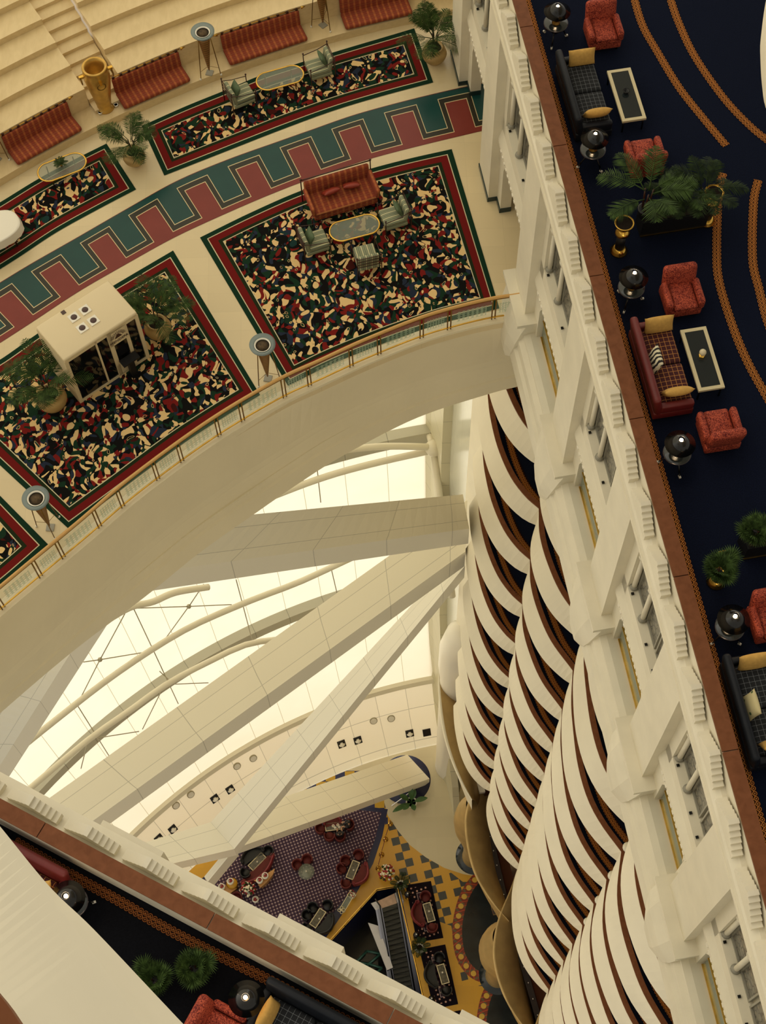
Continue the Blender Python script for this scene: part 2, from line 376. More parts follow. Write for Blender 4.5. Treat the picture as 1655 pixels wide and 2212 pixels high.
M_panelb = mat('pale_glazed_panels', lambda: seams(*uvm()[:2], 1.0, 2.6, .012, C(214,214,200), .8, .03), .15)
M_yel = mat('yellow_floor_tile', lambda: seams(*sep(coord())[:2], 1.1, 1.1, .006, C(202,152,48), .9, .03), .25)
def checker():
    x, y, z = sep(coord()); ca, sa = math.cos(-.205), math.sin(-.205)
    a = (x*ca-y*sa)/.5; b = (x*sa+y*ca)/.5; i = fl(a); j = fl(b)
    d = mn(fr(i/3+.01) < .6, fr((i+j)/2+.01) < .4); return mix(d, C(202,152,48), C(60,62,60))
M_check = mat('yellow_and_grey_chequer_floor', checker, .25)
M_checkb = mat('yellow_and_blue_chequer_floor', lambda: (lambda x, y: mix(fr((fl(x/.62)+fl(y/.62))/2+.01) < .4, C(190,150,50), C(40,46,84)))(*sep(coord())[:2]), .25)
M_lmarb = mat('pale_lobby_marble', lambda: seams(*sep(coord())[:2], 1.3, 1.3, .004, C(206,194,160), .93, .03), .16)
def dots(p, bg, c1, c2):
    def f():
        x, y, z = sep(coord()); a = fr((x+y*.35)/p)-.5; b = fr((y-x*.35)/p)-.5; r = a*a+b*b
        a2 = fr((x+y*.35)/p+.5)-.5; b2 = fr((y-x*.35)/p+.5)-.5
        return mix(r < .045, mix(a2*a2+b2*b2 < .06, bg, c2), c1)
    return f
M_lrug = mat('plum_spotted_carpet', dots(.21, C(80,62,80), C(186,164,152), C(56,42,50)), .95, spec=.1)
def lrugb():
    q = uvm('UVMap'); r = uvm('UV2'); d = mn(mn(q[0], q[1]), mn(r[0], r[1])); c = dots(.34, C(66,46,58), C(206,184,160), C(36,26,30))()
    e = mix(X(dots(.24, C(26,18,24), C(200,150,130), C(26,18,24))()), C(26,18,24), C(206,170,150))
    c = mix(d < .62, c, C(170,150,150)); c = mix(d < .58, c, dots(.3, C(28,20,26), C(204,160,140), C(28,20,26))()); return mix(d < .22, c, C(24,18,26))
M_lrugb = mat('dark_bordered_spotted_carpet', lrugb, .95, spec=.1)
M_navyf = mat('navy_inlay', C(32,36,70), .3)
M_slate = mat('dark_slate_water_basin', mottle(C(34,40,42), .2, 1.2), .15)
def mosaic():
    u, v = uvm()[:2]; p = .62; fu = fr(u/p)-.5; r = sq(fu*fu+(v/.62-.5)*(v/.62-.5))
    s = ab(fr(u/p+v*1.2)-.5) < .12
    c = mix(s, C(118,46,30), C(96,84,58)); c = mix(ab(fr(u/p*2-v*2)-.5) < .1, c, C(176,70,34)); return mix(r < .27, c, C(204,164,64))
M_mosaic = mat('swirl_mosaic_border', mosaic, .3)
M_brown = mat('dark_walnut_panel', C(62,32,20), .3)
M_glass = mat('clear_balustrade_glass', C(190,206,190), .03, alpha=.22)
def etched():
    u, v = uvm()[:2]; a = ab(v-.48) < .32; b = ab(fr(u)-.5) < .36; l = mx(fr(u*9) < .5, fr(v*7) < .35); return mix(mn(mn(a, b), l), (.22,)*4, (.62,)*4)
M_etch = mat('etched_balustrade_glass', C(168,190,164), .1, alpha=lambda: X(etched()))
M_tglass = mat('table_glass', C(150,158,140), .05, alpha=.34)
M_frost = mat('frosted_blue_glass', C(128,142,140), .35, alpha=.85)
M_wicker = mat('gilded_wicker', lambda: mix(fr(sep(coord())[2]*11+sep(coord())[0]*2) < .22, C(146,104,52), C(66,42,20)), .5, .3)
M_bulb = mat('lamp_bulb', C(255,220,160), .4, emit=(C(255,206,140), 30))
M_grille = mat('leaded_window_grille', lambda: mix(X(vor(coord(), 7, 1, 'DISTANCE_TO_EDGE').outputs[0]) < .07, mix(X(vor(coord(), 7).outputs[0]) < .2, C(120,116,102), C(150,134,110)), C(64,60,54)), .3)
M_doorg = mat('sea_green_door_glass', mottle(C(112,124,108), .06, 1), .12)
M_kiosk = mat('kiosk_white_panel', C(222,204,166), .4)
M_kglass = mat('tinted_kiosk_glass', C(16,17,18), .06)
M_fan = mat('fan_brown', C(70,44,38), .4)
M_skin = mat('skin', C(196,148,118), .55)
M_hair = mat('dark_hair', C(26,20,16), .6)
M_flower = mat('mixed_petals', lambda: mix(X(vor(coord(), 9).outputs[0]) < .4, C(218,196,160), C(142,22,24)), .6)
M_petal = mat('red_petals', mottle(C(150,24,26), .2, 20), .6)
M_petalw = mat('white_petals', C(228,218,190), .6)
M_woodl = mat('light_console_wood', C(188,138,78), .4)
M_steps = mat('escalator_treads', lambda: mix(fr(sep(coord())[1]/.4) < .12, C(52,52,46), C(24,24,22)), .4, .3)
M_alu = mat('brushed_aluminium', C(186,186,196), .28, .9)
M_screen = mat('black_screen', C(10,10,11), .1)
M_egg = mat('speckled_ivory', mottle(C(222,208,170), .05, 60), .45)
M_sand = mat('torch_sand', mottle(C(92,74,50), .25, 14), .9)
# ================================================================ the setting
TR = [0]
def trim(mb, m, kind='structure', nm=None):
    TR[0] += 1; return mb.build(nm or 'trim_%d' % TR[0], m, kind=kind)
def strip(P, w, z, m, name=None, mirror=False):
    L = offset2(P, w/2); R = offset2(P, -w/2); a = [0]
    for p, q in zip(P, P[1:]): a.append(a[-1]+(q-p).length)
    mb = MB(); mb.loft([[Vector((p.x,p.y,z)) for p in L], [Vector((p.x,p.y,z)) for p in R]], uv=lambda i, j: (a[j], w*i)); return trim(mb, m, nm=name)
# ---- upper corridor floors
mb = MB(); mb.prism([FR.p(s,t,0) for s, t in ((1,.1),(1,12),(36,12),(36,.1))], ZC-.3, ZC); mb.build('floor.001', M_navy, kind='structure')
mb = MB(); mb.prism([FL.p(s,t,0) for s, t in ((-6,.1),(-6,9),(16,9),(16,.1))], ZC-.3, ZC-.01); mb.build('floor.002', M_navy_shaded, kind='structure')
strip([FR.p(s,.585,0) for s in np.linspace(1,36,80)], .20, ZC+.006, M_orn)
for pp in ([(1366,-30),(1371,0),(1389,57),(1420,112),(1467,189),(1518,254),(1569,315)], [(1441,-30),(1449,0),(1467,51),(1501,122),(1562,210),(1619,271),(1665,309)],
           [(1562,374),(1552,423),(1548.5,540),(1553.5,608),(1582,702),(1616,784),(1665,872)], [(1638,389),(1628,440),(1626,560),(1640,625),(1655,685),(1675,740)]):
    strip(pxline(pp, ZC, 60), .20, ZC+.006, M_orn)
k_ = 570/1655
strip(pxline([(90*k_,1640+515*k_),(430*k_,1640+715*k_),(750*k_,1640+890*k_),(1095*k_,1640+1090*k_),(1655*k_,1640+1370*k_),(700,2180),(860,2260)], ZC, 60), .2, ZC+.004, M_orn_shaded)
# ---- parapet, merlon relief, rail: shared by both wings
def parapet(F, s0, s1, ph, per, led=-.25, name='wall_right'):
    mb = MB(); mb.fbox(F, s0, s1, 0, .25, ZC-.3, ZC+1.05)
    q = [(0,ZC+.5),(-.10,ZC+.5),(led,ZC+.28),(led,ZC-.0),(0,ZC-.0)]
    mb.loft([[F.p(s, t, z) for t, z in q] for s in (s0, s1)])
    s = s0+ph
    while s < s1-1:
        n = 11; w = 1.08/n
        for i in range(n):
            h = .06+.075*(min(i, n-1-i)+1); mb.fbox(F, s+i*w, s+(i+1)*w, led*.4-.14, led*.4+.06, ZC+.44, ZC+.48+h)
        s += per
    mb.build(name, M_wall, kind='structure')
    r = MB(); x = s0
    while x < s1: r.fbox(F, x, min(x+3.48, s1), -.03, .27, ZC+1.05, ZC+1.11); x += 3.5
    trim(r, M_wood)
parapet(FR, 1, 36, .08, 1.283)
parapet(FL, -6, 16, .56, 1.24, led=-.55, name='wall_left')
mb = MB()
for s in (3.86, .13, -3.5): mb.fbox(FL, s-1.3, s, -.66, 0, ZC-7, ZC+.22)
mb.fbox(FL, -6, 16, -.5, .2, ZC-8, ZC-.05); mb.build('wall_left', M_wall, kind='structure')
# ---- facade between the corridor and the sky lobby
PS = [2.1, 5.8, 9.45, 13.38, 17.47, 21.9, 26.4, 30.6]; PW = 1.2; T0 = -.25
mb = MB(); ZB = ZC-5.5
mb.fbox(FR, 1, 36, T0-.03, .25, ZC-.02, ZC+.06)
for i, s in enumerate(PS):
    mz = s > 22; zb = ZM if mz else ZB
    mb.fbox(FR, s, s+PW, T0, .05, zb, ZC+.02)
    if i == 0: continue
    a, b = PS[i-1]+PW, s                 # the bay
    mb.fbox(FR, a, b, 0, .3, ZC-1.0, ZC)                                  # lintel
    mb.fbox(FR, b-.3, b, 0, .3, ZC-4.0, ZC-1.0); mb.fbox(FR, a, a+.12, 0, .3, ZC-4.0, ZC-1.0)
    mb.fbox(FR, a, b, .3, .36, ZC-4.2, ZC)                                # back of the window niche
    q = [(.3,ZC-3.02),(0,ZC-3.05),(0,ZC-3.5),(-.04,ZC-3.62),(-.10,ZC-3.84),(-.10,ZC-3.96),(.0,ZC-4.05),(.3,ZC-4.05)]
    mb.loft([[FR.p(x, t, z) for t, z in q] for x in (a, b)])
    hi = ZC-4.05
    if not mz: zb = ZB-.45
    mb.fbox(FR, b-.42, b, 0, .3, zb, hi); mb.fbox(FR, a, a+.30, 0, .3, zb, hi)
    c = (a+b-.1)/2; hw = (b-a-.72)/2     # pointed arch over the low opening
    ar = [(-1,-.7),(-.9,-.42),(-.6,-.2),(-.25,-.08),(0,0.0),(.25,-.08),(.6,-.2),(.9,-.42),(1,-.7)]
    for (x0, z0), (x1, z1) in zip(ar, ar[1:]):
        m0 = c+x0*hw; m1 = c+x1*hw
        mb.hexa([FR.p(m0,0,hi+z0),FR.p(m1,0,hi+z1),FR.p(m1,.15,hi+z1),FR.p(m0,.15,hi+z0),FR.p(m0,0,hi),FR.p(m1,0,hi),FR.p(m1,.15,hi),FR.p(m0,.15,hi)])
    if not mz:
        mb.fbox(FR, a, b, -.14, .3, ZB-.9, ZB-.42)
mb.build('wall_right', M_wall, kind='structure')
wl = MB()                                # lower apron with ledges below the openings, down to the curved balconies
q = [(-.14,ZB-.42),(-.30,ZB-.48),(-.30,ZB-.6),(-.42,ZB-.75),(-.42,ZB-1.15),(-.5,ZB-1.25),(-.5,ZB-2.0),(-.42,ZB-2.2),(.2,ZB-3.1),(1.2,ZB-3.5),(4,ZB-3.5)]
wl.loft([[FR.p(x, t, z) for t, z in q] for x in (1, 23.2)])
for s in PS[:6]:                         # shield-shaped console under every pilaster
    rows = []
    for zz, w, t in ((0,.85,-.36),(-.35,.85,-.50),(-.9,.80,-.62),(-1.5,.66,-.66),(-2.1,.42,-.62),(-2.6,.14,-.52)):
        c = s+.55; rows.append([FR.p(c-w, 0, ZB+zz), FR.p(c-w, t+.12, ZB+zz), FR.p(c-w*.5, t, ZB+zz), FR.p(c+w*.5, t, ZB+zz), FR.p(c+w, t+.12, ZB+zz), FR.p(c+w, 0, ZB+zz)])
    wl.loft(rows)
    wl.fbox(FR, s-.34, s+1.44, -.52, 0, ZB-.02, ZB+.1)
wl.build('wall_right', M_wall, kind='structure')
sk = MB()
for s in PS[6:]: sk.fbox(FR, s-.02, s+PW+.02, T0-.03, .3, ZM, ZM+.16); sk.fbox(FR, s-.45, s, -.03, .3, ZM, ZM+.16); sk.fbox(FR, s+PW, s+PW+.32, -.03, .3, ZM, ZM+.16); sk.fbox(FR, s-3.2, s, 1.2, 1.3, ZM, ZM+.16)
sk.build('baseboard_right', M_skirt, kind='structure')
mb = MB(); mb.fbox(FR, 22, 36, 1.3, 1.5, ZM, ZC-.35); mb.build('wall_right', M_wall, kind='structure')
# windows (three lights with columns and leaded grilles), bulb rows, glazed doors
for i in range(1, len(PS)):
    a, b = PS[i-1]+PW, PS[i]; e = b-.3; a0 = a+.12; w = e-a0
    wn = bpy.data.objects.new('window_%d' % i, None); COL.objects.link(wn); wn['kind'] = 'structure'
    o0 = FR.p((a0+e)/2, .2, ZC-3.03); wn.location = o0
    def loc(s, t, z): return FR.p(s, t, z)-o0
    g = MB(); cl = MB(); cp = MB(); fr_ = MB()
    for j in range(3):
        s1 = e-.12-j*w/3; s0 = s1-w/3+.16
        g.hexa([loc(s0,.24,ZC-3.03),loc(s1,.24,ZC-3.03),loc(s1,.27,ZC-3.03),loc(s0,.27,ZC-3.03),loc(s0,.24,ZC-1.4),loc(s1,.24,ZC-1.4),loc(s1,.27,ZC-1.4),loc(s0,.27,ZC-1.4)])
        for x in (s0-.02, s1+.02): fr_.hexa([loc(x-.02,.2,ZC-3.03),loc(x+.02,.2,ZC-3.03),loc(x+.02,.28,ZC-3.03),loc(x-.02,.28,ZC-3.03),loc(x-.02,.2,ZC-1.4),loc(x+.02,.2,ZC-1.4),loc(x+.02,.28,ZC-1.4),loc(x-.02,.28,ZC-1.4)])
        fr_.hexa([loc(s0,.2,ZC-3.03),loc(s1,.2,ZC-3.03),loc(s1,.28,ZC-3.03),loc(s0,.28,ZC-3.03),loc(s0,.2,ZC-2.96),loc(s1,.2,ZC-2.96),loc(s1,.28,ZC-2.96),loc(s0,.28,ZC-2.96)])
    g.build('grille', M_grille, wn); fr_.build('window_frame', M_grey, wn)
    for j in range(2):
        c = e-.05-j*w/3; cl = MB(); p = loc(c,.13,ZC-3.03); cl.cyl((p.x,p.y,.10),(p.x,p.y,1.5),.062,.058,14); cl.lathe([(.06,1.45),(.11,1.62),(.11,1.7)],(p.x,p.y,0),12); co = cl.build('column', M_wall, wn)
        cp = MB(); cp.lathe([(.10,0),(.11,.03),(.085,.05),(.10,.08),(.065,.10)],(p.x,p.y,0),14); cp.build('column_base', M_grey, co)
    sp = MB()
    for j in range(4): p = loc(a0+.3+j*(w-.5)/3,.06,ZC-3.05); sp.box((p.x,p.y,.01),(.06,.06,.03),FR.rot())
    sp.build('sill_uplight', M_black, wn)
    bl = MB()
    for j in range(14): p = loc(a0+(j+.5)*w/14,-.105,ZC-3.9); bl.box((p.x,p.y,p.z),(.09,.035,.05),FR.rot())
    bl.build('cornice_dentils', M_white, wn)
    if b < 22:
        dn = bpy.data.objects.new('door_%d' % i, None); COL.objects.link(dn); dn['kind'] = 'structure'; o1 = FR.p((a+b)/2, .15, ZB+.1); dn.location = o1
        s0, s1 = a+.34, b-.46
        def L1(s, t, z): return FR.p(s, t, z)-o1
        gl = MB(); gl.hexa([L1(s0,.14,ZB-.42),L1(s1,.14,ZB-.42),L1(s1,.17,ZB-.42),L1(s0,.17,ZB-.42),L1(s0,.14,ZC-4.1),L1(s1,.14,ZC-4.1),L1(s1,.17,ZC-4.1),L1(s0,.17,ZC-4.1)]); gl.build('door_glass', M_doorg, dn)
        gf = MB()
        for za, zb_ in ((ZB-.42,ZB-.38),(ZB+.35,ZB+.39)): gf.hexa([L1(s0,.10,za),L1(s1,.10,za),L1(s1,.14,za),L1(s0,.14,za),L1(s0,.10,zb_),L1(s1,.10,zb_),L1(s1,.14,zb_),L1(s0,.14,zb_)])
        gf.build('door_frame', M_gold, dn)
# ---- scalloped balcony floors of the right wing
CH5 = [(-.8,1.55),(.6,1.12),(2.2,.92),(3.8,1.1),(5.3,1.5)]
CH4 = [(5.3,1.5),(6.6,1.07),(7.8,.91),(8.8,.89),(9.7,1.02),(10.85,1.43)]
CH3 = [(10.85,1.43),(11.83,1.0),(12.75,.77),(13.9,.73),(15.2,.87),(15.95,1.0),(16.95,1.28)]
CH2 = [(16.95,1.28),(18.1,.80),(19.2,.60),(20.2,.57),(21.1,.74)]
CH1 = [(21.1,.74),(21.6,.40),(22.4,.08),(23.5,-.10),(24.6,-.11),(25.4,-.03),(25.9,.06)]
CHS = [CH5, CH4, CH3, CH2, CH1]
def chain(c, n=22): return [(p.x, p.y) for p in resample([Vector((s, t, 0)) for s, t in c], n)]
SC_ALL = []
for c in CHS: SC_ALL += chain(c)[(1 if SC_ALL else 0):]
SC_ALL += [(26.4,.75),(26.4,3.2)]
def inset(L, d):
    P = [Vector((s,t,0)) for s, t in L]; return [(p.x, p.y) for p in offset2(P, d)]
ZR0 = CH-47.6; HB = 1.3
for k in range(-2, 8):
    zr = ZR0-4.0*k; F = FR; ci = [inset(chain(c), .16) for c in CHS]; inn = []
    for c in ci: inn += c
    inn += [(26.15,.9),(26.15,3.2)]; out = []
    for c in CHS: out += chain(c)
    bot = []
    for c in CHS:
        q = chain(c); o = offset2([Vector((s,t,0)) for s, t in q], -.30)
        for n_, (a, e) in enumerate(zip(q, o)):
            w = math.sin(PI*n_/(len(q)-1))**.7 if c is not CH1 else (math.sin(PI*min(n_/(len(q)-1), .5))**.7)
            bot.append((a[0]+(e.x-a[0])*w, a[1]+(e.y-a[1])*w))
    bot += [(26.7,.55),(26.7,3.2)]
    out += [(26.4,.75),(26.4,3.2)]
    mb = MB(); mb.loft([[F.p(s,t,zr-.06) for s, t in out], [F.p(s,t,zr-HB) for s, t in bot], [F.p(s,t+.3,zr-HB-.12) for s, t in bot]])
    mb.loft([[F.p(s,t,zr-.06) for s, t in inn], [F.p(s,t,zr-1.05) for s, t in inn]])
    mb.build('wall_right', M_band, kind='structure')
    r = MB(); r.loft([[F.p(s,t,z) for s, t in L] for L, z in ((inset(out,-.01),zr-.06),(inset(out,-.01),zr),(inn,zr),(inn,zr-.06))]); trim(r, M_wood)
    fl_ = MB(); fl_.loft([[F.p(s,t,zr-1.05) for s, t in inn], [F.p(s,3.4,zr-1.05) for s, t in inn]]); fl_.build('floor', M_navy, kind='structure')
    fl_ = MB(); fl_.loft([[F.p(s,t+.28,zr-HB-.1) for s, t in bot], [F.p(s,3.4,zr-HB-.1) for s, t in out]]); fl_.build('ceiling', M_wall, kind='structure')
    for c in CHS: strip([F.p(s,t,0) for s, t in inset(chain(c,40), .62)], .24, zr-1.04, M_orn)
mb = MB(); mb.fbox(FR, -1, 27, 3.4, 3.6, 0, ZC-.4); mb.build('wall_right', M_band, kind='structure')
for k in range(4):
    t = thing('globe_light', ('glass globe light in the balcony fold just under the facade console','second glass globe light down the fold of the near balconies','third glass globe light down the fold of the near balconies','fourth glass globe light down the fold of the near balconies')[k], 'light', FR.p(10.9,1.62,ZR0-4*k), 0, 'globe lights in the balcony fold')
    b_ = MB(); b_.ball((0,0,.17),.17,14); b_.build('globe', mat('opal_glass_%d' % k, C(222,214,190), .15), t); b_ = MB(); b_.lathe([(.08,0),(.06,.03),(0,.04)],n=12); b_.build('mount', M_brassdk, t)
for k, (z, x) in enumerate(((50.2,27.2),(51.6,27.0),(54.6,27.4),(56.2,27.2))):
    t = thing('wall_sconce', ('uppermost small scroll lamp on the white wall beside the balconies','second small scroll lamp on the white wall beside the balconies','third small scroll lamp, above the joint of the big beams','fourth small scroll lamp, just above the joint of the big beams')[k], 'lamp', FR.p(x,.62,CH-z), FR.rot(), 'scroll lamps on the end wall')
    for i in range(2): b_ = MB(); b_.lathe([(.05,0),(.14,.14),(.16,.28),(.10,.30)],(-.25+.5*i,.02,-.3*i),10); b_.build('shade', M_band, t)
    b_ = MB(); b_.box((0,-.05,0),(.6,.06,.1)); b_.build('bracket', M_grey, t)
# ---- end of the wing, mast strip
def surf(F, s0, s1, t0, t1, zs, m, nm, u0=0):
    mb = MB(); n = len(zs); mb.loft([[F.p(a,t0,z) for z, a in zip(zs, s0)], [F.p(b,t1,z) for z, b in zip(zs, s1)]], uv=lambda i, j: (u0+i*abs(s1[0]-s0[0]), zs[j])); return mb.build(nm, m, kind='structure')
def PR(z):                               # radius of the sail about the apex at depth d below the camera
    d = CH-z; T = [(2,30),(28,44),(32,44),(33,34),(36,34.2),(50,35.3),(62,35.5),(78,34.45),(88,32.5),(90.5,30.9),(93.6,28.4),(96,27.6)]
    for (a, b), (c, e) in zip(T, T[1:]):
        if d <= c: return b+(e-b)*max(d-a,0)/(c-a)
    return T[-1][1]
AP = Vector((7.1,-.35)); TH0 = math.atan2(34.8+.35, 2.35-7.1); TH1 = math.atan2(17.2+.35, -24.3-7.1)
def onsail(px, py, off=0):
    r = ray(px, py); lo, hi = 36.0, 108.0; f = lambda d: (Vector((r[0],r[1]))*(-d/r[2])-AP).length-(PR(CH-d)-off)
    best = None; a = lo
    while a < hi:
        if f(a) < 0 <= f(a+.5):
            x0, x1 = a, a+.5
            for _ in range(30):
                mth_ = (x0+x1)/2
                if f(mth_) < 0: x0 = mth_
                else: x1 = mth_
            best = x0; break
        a += .5
    if best is None: best = 60
    k = -best/r[2]; return Vector((r[0]*k, r[1]*k, CH-best))
def ring(z, th, off=0): R = PR(z)-off; return Vector((AP.x+R*math.cos(th), AP.y+R*math.sin(th), z))
def band(z0, z1, m, nm, nz=10, nt=60, off=0, t0=None, t1=None):
    mb = MB(); zs = np.linspace(z0, z1, nz); ts = np.linspace(TH0 if t0 is None else t0, TH1 if t1 is None else t1, nt)
    mb.loft([[ring(z, t, off) for t in ts] for z in zs], sm=True, uv=lambda i, j: ((ts[j]-TH0)*35.0, zs[i])); return mb.build(nm, m, kind='structure')
ZT = CH-88.6; ZBUL = CH-92.6
band(CH-3, CH-30, M_sail, 'wall_back', 12); band(CH-36, ZT, M_sail, 'wall_back', 16)
band(ZT, ZBUL, M_tile, 'wall_back', 5, off=.05)
mb = MB(); ts = np.linspace(TH0, TH1, 60)       # rounded lower edge of the panelled wall
mb.loft([[ring(ZBUL, t, .05-o) - Vector((0,0,d)) for t in ts] for o, d in ((0,0),(.06,.5),(.3,1.0),(.8,1.25),(2.4,1.3))], sm=True, uv=lambda i, j: ((ts[j]-TH0)*35.0, ZBUL-i*.4)); mb.build('wall_back', M_tile, kind='structure')
for zc, h in ((CH-63.0,.42),(CH-77.8,.36)):
    mb = MB(); ts = np.linspace(TH0, TH1, 60)
    mb.loft([[ring(z, t, o) for t in ts] for z, o in ((zc+h,0),(zc+h,.55),(zc-h,.55),(zc-h,0))], uv=lambda i, j: ((ts[j]-TH0)*35.0, i*.5)); trim(mb, M_rib)
mb = MB(); mb.loft([[ring(z, t, o) for t in ts] for z, o in ((ZT+.16,0),(ZT+.16,.3),(ZT-.1,.3),(ZT-.1,0))]); trim(mb, M_pipe)
zs = [CH-d for d in (36,50,62,70,78,84,88,93,97)]
E3 = [math.sqrt(max(PR(z)**2-.3,1))-.55 for z in zs]   # where the sail meets the wing line
surf(FR, [26.4]*9, [28.8]*9, .75, .35, zs, M_band, 'wall_right')
surf(FR, [28.8]*9, [e-2.4 for e in E3], .35, .5, zs, M_panelb, 'wall_right')
mb = MB(); mb.loft([[FR.p(e-2.4,.5,z) for e, z in zip(E3, zs)], [FR.p(e-2.35,.1,z) for e, z in zip(E3, zs)], [FR.p(e-.3,.0,z) for e, z in zip(E3, zs)], [FR.p(e+.3,-.2,z) for e, z in zip(E3, zs)], [FR.p(e+.3,.6,z) for e, z in zip(E3, zs)]], uv=lambda i, j: (i*5.1, zs[j]))
mb.build('wall_right', mat('mast_panels', lambda: seams(*uvm()[:2], 50, 2.0, .02, C(206,198,166), .6, .03), .4), kind='structure')
mb = MB(); mb.fbox(FR, 26, 40, 3.0, 3.2, 0, ZC-.5); mb.build('wall_right', M_band, kind='structure')
# sail trusses: tubes, cables, nodes on the line of sight but standing off the fabric
def tubepx(pp, r, off, n=24): return resample([onsail(x, y, off) for x, y in pp], n), r
hubs = [(937,968)]
mb = MB()
for pp, off in (([(937,966),(860,964),(800,966),(690,979),(600,992)],1.5), ([(937,972),(800,1003),(700,1031),(600,1068),(490,1113),(420,1145)],1.5),
                ([(760,1205),(715,1226),(640,1260),(540,1298),(420,1350),(330,1402),(240,1463),(165,1520),(40,1620),(-40,1690)],1.6), ([(760,1330),(690,1362),(640,1378),(540,1390),(450,1430),(360,1478),(280,1535),(195,1595),(80,1690),(0,1760)],1.7),
                ([(450,1268),(378,1280),(330,1300),(276,1314),(200,1360)],1.4)):
    P, _ = tubepx(pp, 0, off); mb.tube(P, .17, 8)
a = onsail(937,968,1.5); mb.ball(a, .42, 12)
for q in ((925,930),(1000,1070),(965,1080)): mb.tube([a, FR.p(*(lambda p: FR.st(p))(onsail(min(q[0],930),q[1],.2)), onsail(min(q[0],930),q[1],.2).z) if q[0] < 930 else FR.p(28.6 if q[0] > 980 else 30.4, .0, a.z-6.0)], .17, 8)
trim(mb, M_pipe)
mb = MB()
for (x0,y0),(x1,y1) in (((682,984),(693,1085)),((672,1100),(690,1150)),((278,1292),(330,1402)),((330,1402),(385,1520)),((510,1252),(548,1395)),((165,1520),(240,1640)),((408,1310),(350,1390)),((408,1310),(285,1314)),((408,1310),(500,1306)),((408,1310),(440,1262)),
                        ((216,1425),(270,1325)),((216,1425),(318,1408)),((216,1425),(172,1512)),((216,1425),(180,1430)),((345,1450),(375,1478)),((375,1478),(450,1475)),((350,1490),(308,1575)),((205,1595),(300,1580)),((190,1600),(175,1660)),((597,1035),(670,1040)),((597,1035),(630,1010)),((597,1035),(545,1085)),((715,1226),(730,1290))):
    mb.tube([onsail(x0,y0,1.3), onsail(x1,y1,1.3)], .028, 5)
for x, y in ((408,1310),(216,1425)): mb.ball(onsail(x,y,1.3), .13, 8)
trim(mb, M_cable)
for k, (x, y, g) in enumerate(((738,1607,0),(773,1599,0),(885,1584,0),(922,1582,2),(497,1705,0),(464,1725,0),(373,1791,0),(343,1811,0),(807,1557,1),(845,1552,1),(547,1638,1),(512,1655,1),(412,1716,1),(380,1740,1))):
    p = onsail(x, y, .10); tl = math.atan2(PR(p.z+.5)-PR(p.z-.5), 1.0); d = Vector((p.x-AP.x, p.y-AP.y, 0)).normalized(); th = math.atan2(d.y, d.x)
    pl = ('pair by the right edge of the wall','pair near the mast','pair at the middle of the wall','pair nearest the left parapet')
    p0_ = p
    if g != 1:
        lab = {738:'square spotlight recess, left one of the pair under two round covers',773:'square spotlight recess, right one of the pair left of the bare wall corner',885:'square spotlight recess beside the empty recess near the wall corner',922:'empty dark square recess at the right end of the panelled wall',497:'square spotlight recess just left of the steep beam, upper of its pair',464:'square spotlight recess just left of the steep beam, lower of its pair',373:'square spotlight recess close above the low cross beam',343:'square spotlight recess half hidden behind the low cross beam'}[x]
        t = thing('spotlight', lab, 'light', p, th-PI/2, 'spotlights in the panelled wall'); t.rotation_euler = (-tl,0,th-PI/2)
        m1 = MB(); m1.box((0,-.02,0),(.5,.06,.5)); m1.build('recess', M_black, t)
        if g == 0: m1 = MB(); m1.lathe([(.02,-.08),(.17,-.05),(.2,0),(.1,.05),(.08,.12)],(0,-.1,0),12); m1.box((0,-.1,-.12),(.1,.08,.1)); m1.build('lamp_head', M_white, t)
    else:
        lab = {807:'round speaker cover, left one of the pair above the spotlight near the wall corner',845:'round speaker cover, right one of the pair near the wall corner',547:'round speaker cover between two beams, upper one of its pair',512:'round speaker cover between two beams, lower one of its pair',412:'round speaker cover above the lower left spotlight pair, upper one',380:'round speaker cover above the lower left spotlight pair, lower one'}[x]
        t = thing('wall_speaker', lab, 'speaker', p, th-PI/2, 'round covers in the panelled wall'); t.rotation_euler = (-tl,0,th-PI/2)
        m1 = MB(); m1.cyl((0,.05,0),(0,-.05,0),.24,.24,20); m1.build('rim', M_cable, t); m1 = MB(); m1.cyl((0,-.04,0),(0,-.07,0),.2,.19,20); m1.build('cover', M_white, t)
# ---- great cross beams
def beam(corn, dz, nm='trim', extra=None):   # corn: far edge a, b and near edge c, d with depths; dz: thickness downwards
    a, b, c, d = [at(x, y, CH-q) for x, y, q in corn]; mb = MB(); dn = Vector((0,0,-dz)); L = (b-a).length; w = (c-a).length
    n = 24; P = [a.lerp(b, i/n) for i in range(n+1)]; Q = [c.lerp(d, i/n) for i in range(n+1)]; us = [L*i/n for i in range(n+1)]
    ring_ = [P, Q, [q+dn for q in Q], [p+dn for p in P], P]; vv = [0, 2.7, 3.0, 5.7, 6.0]
    for k in range(4):
        v0, v1 = (.0,2.7) if k in (0, 2) else (.1,.5)
        mb.loft([ring_[k], ring_[k+1]], uv=lambda i, j: (us[j], (v0, v1)[i]))
    mb.add([P[0],Q[0],Q[0]+dn,P[0]+dn], [(0,1,2,3)]); mb.add([P[-1],Q[-1],Q[-1]+dn,P[-1]+dn], [(0,1,2,3)]); return trim(mb, M_beam)
beam([(455,1120,41.5),(1000,1068,52),(300,1240,41.5),(1014,1142,52)], 1.35)
beam([(160,1235,41.2),(-110,1690,52),(222,1300,41.2),(-14,1676,52)], 1.35)
beam([(60,1757,56.5),(1010,1080,56.5),(150,1810,56.5),(1006,1191,56.5)], 1.5)
beam([(455,1776,80),(1000,1188,58.5),(506,1834,80),(1005,1222,58.5)], 1.25)
beam([(455,1776,80),(880,1630,95.2),(506,1834,80),(928,1682,95.2)], 1.2)
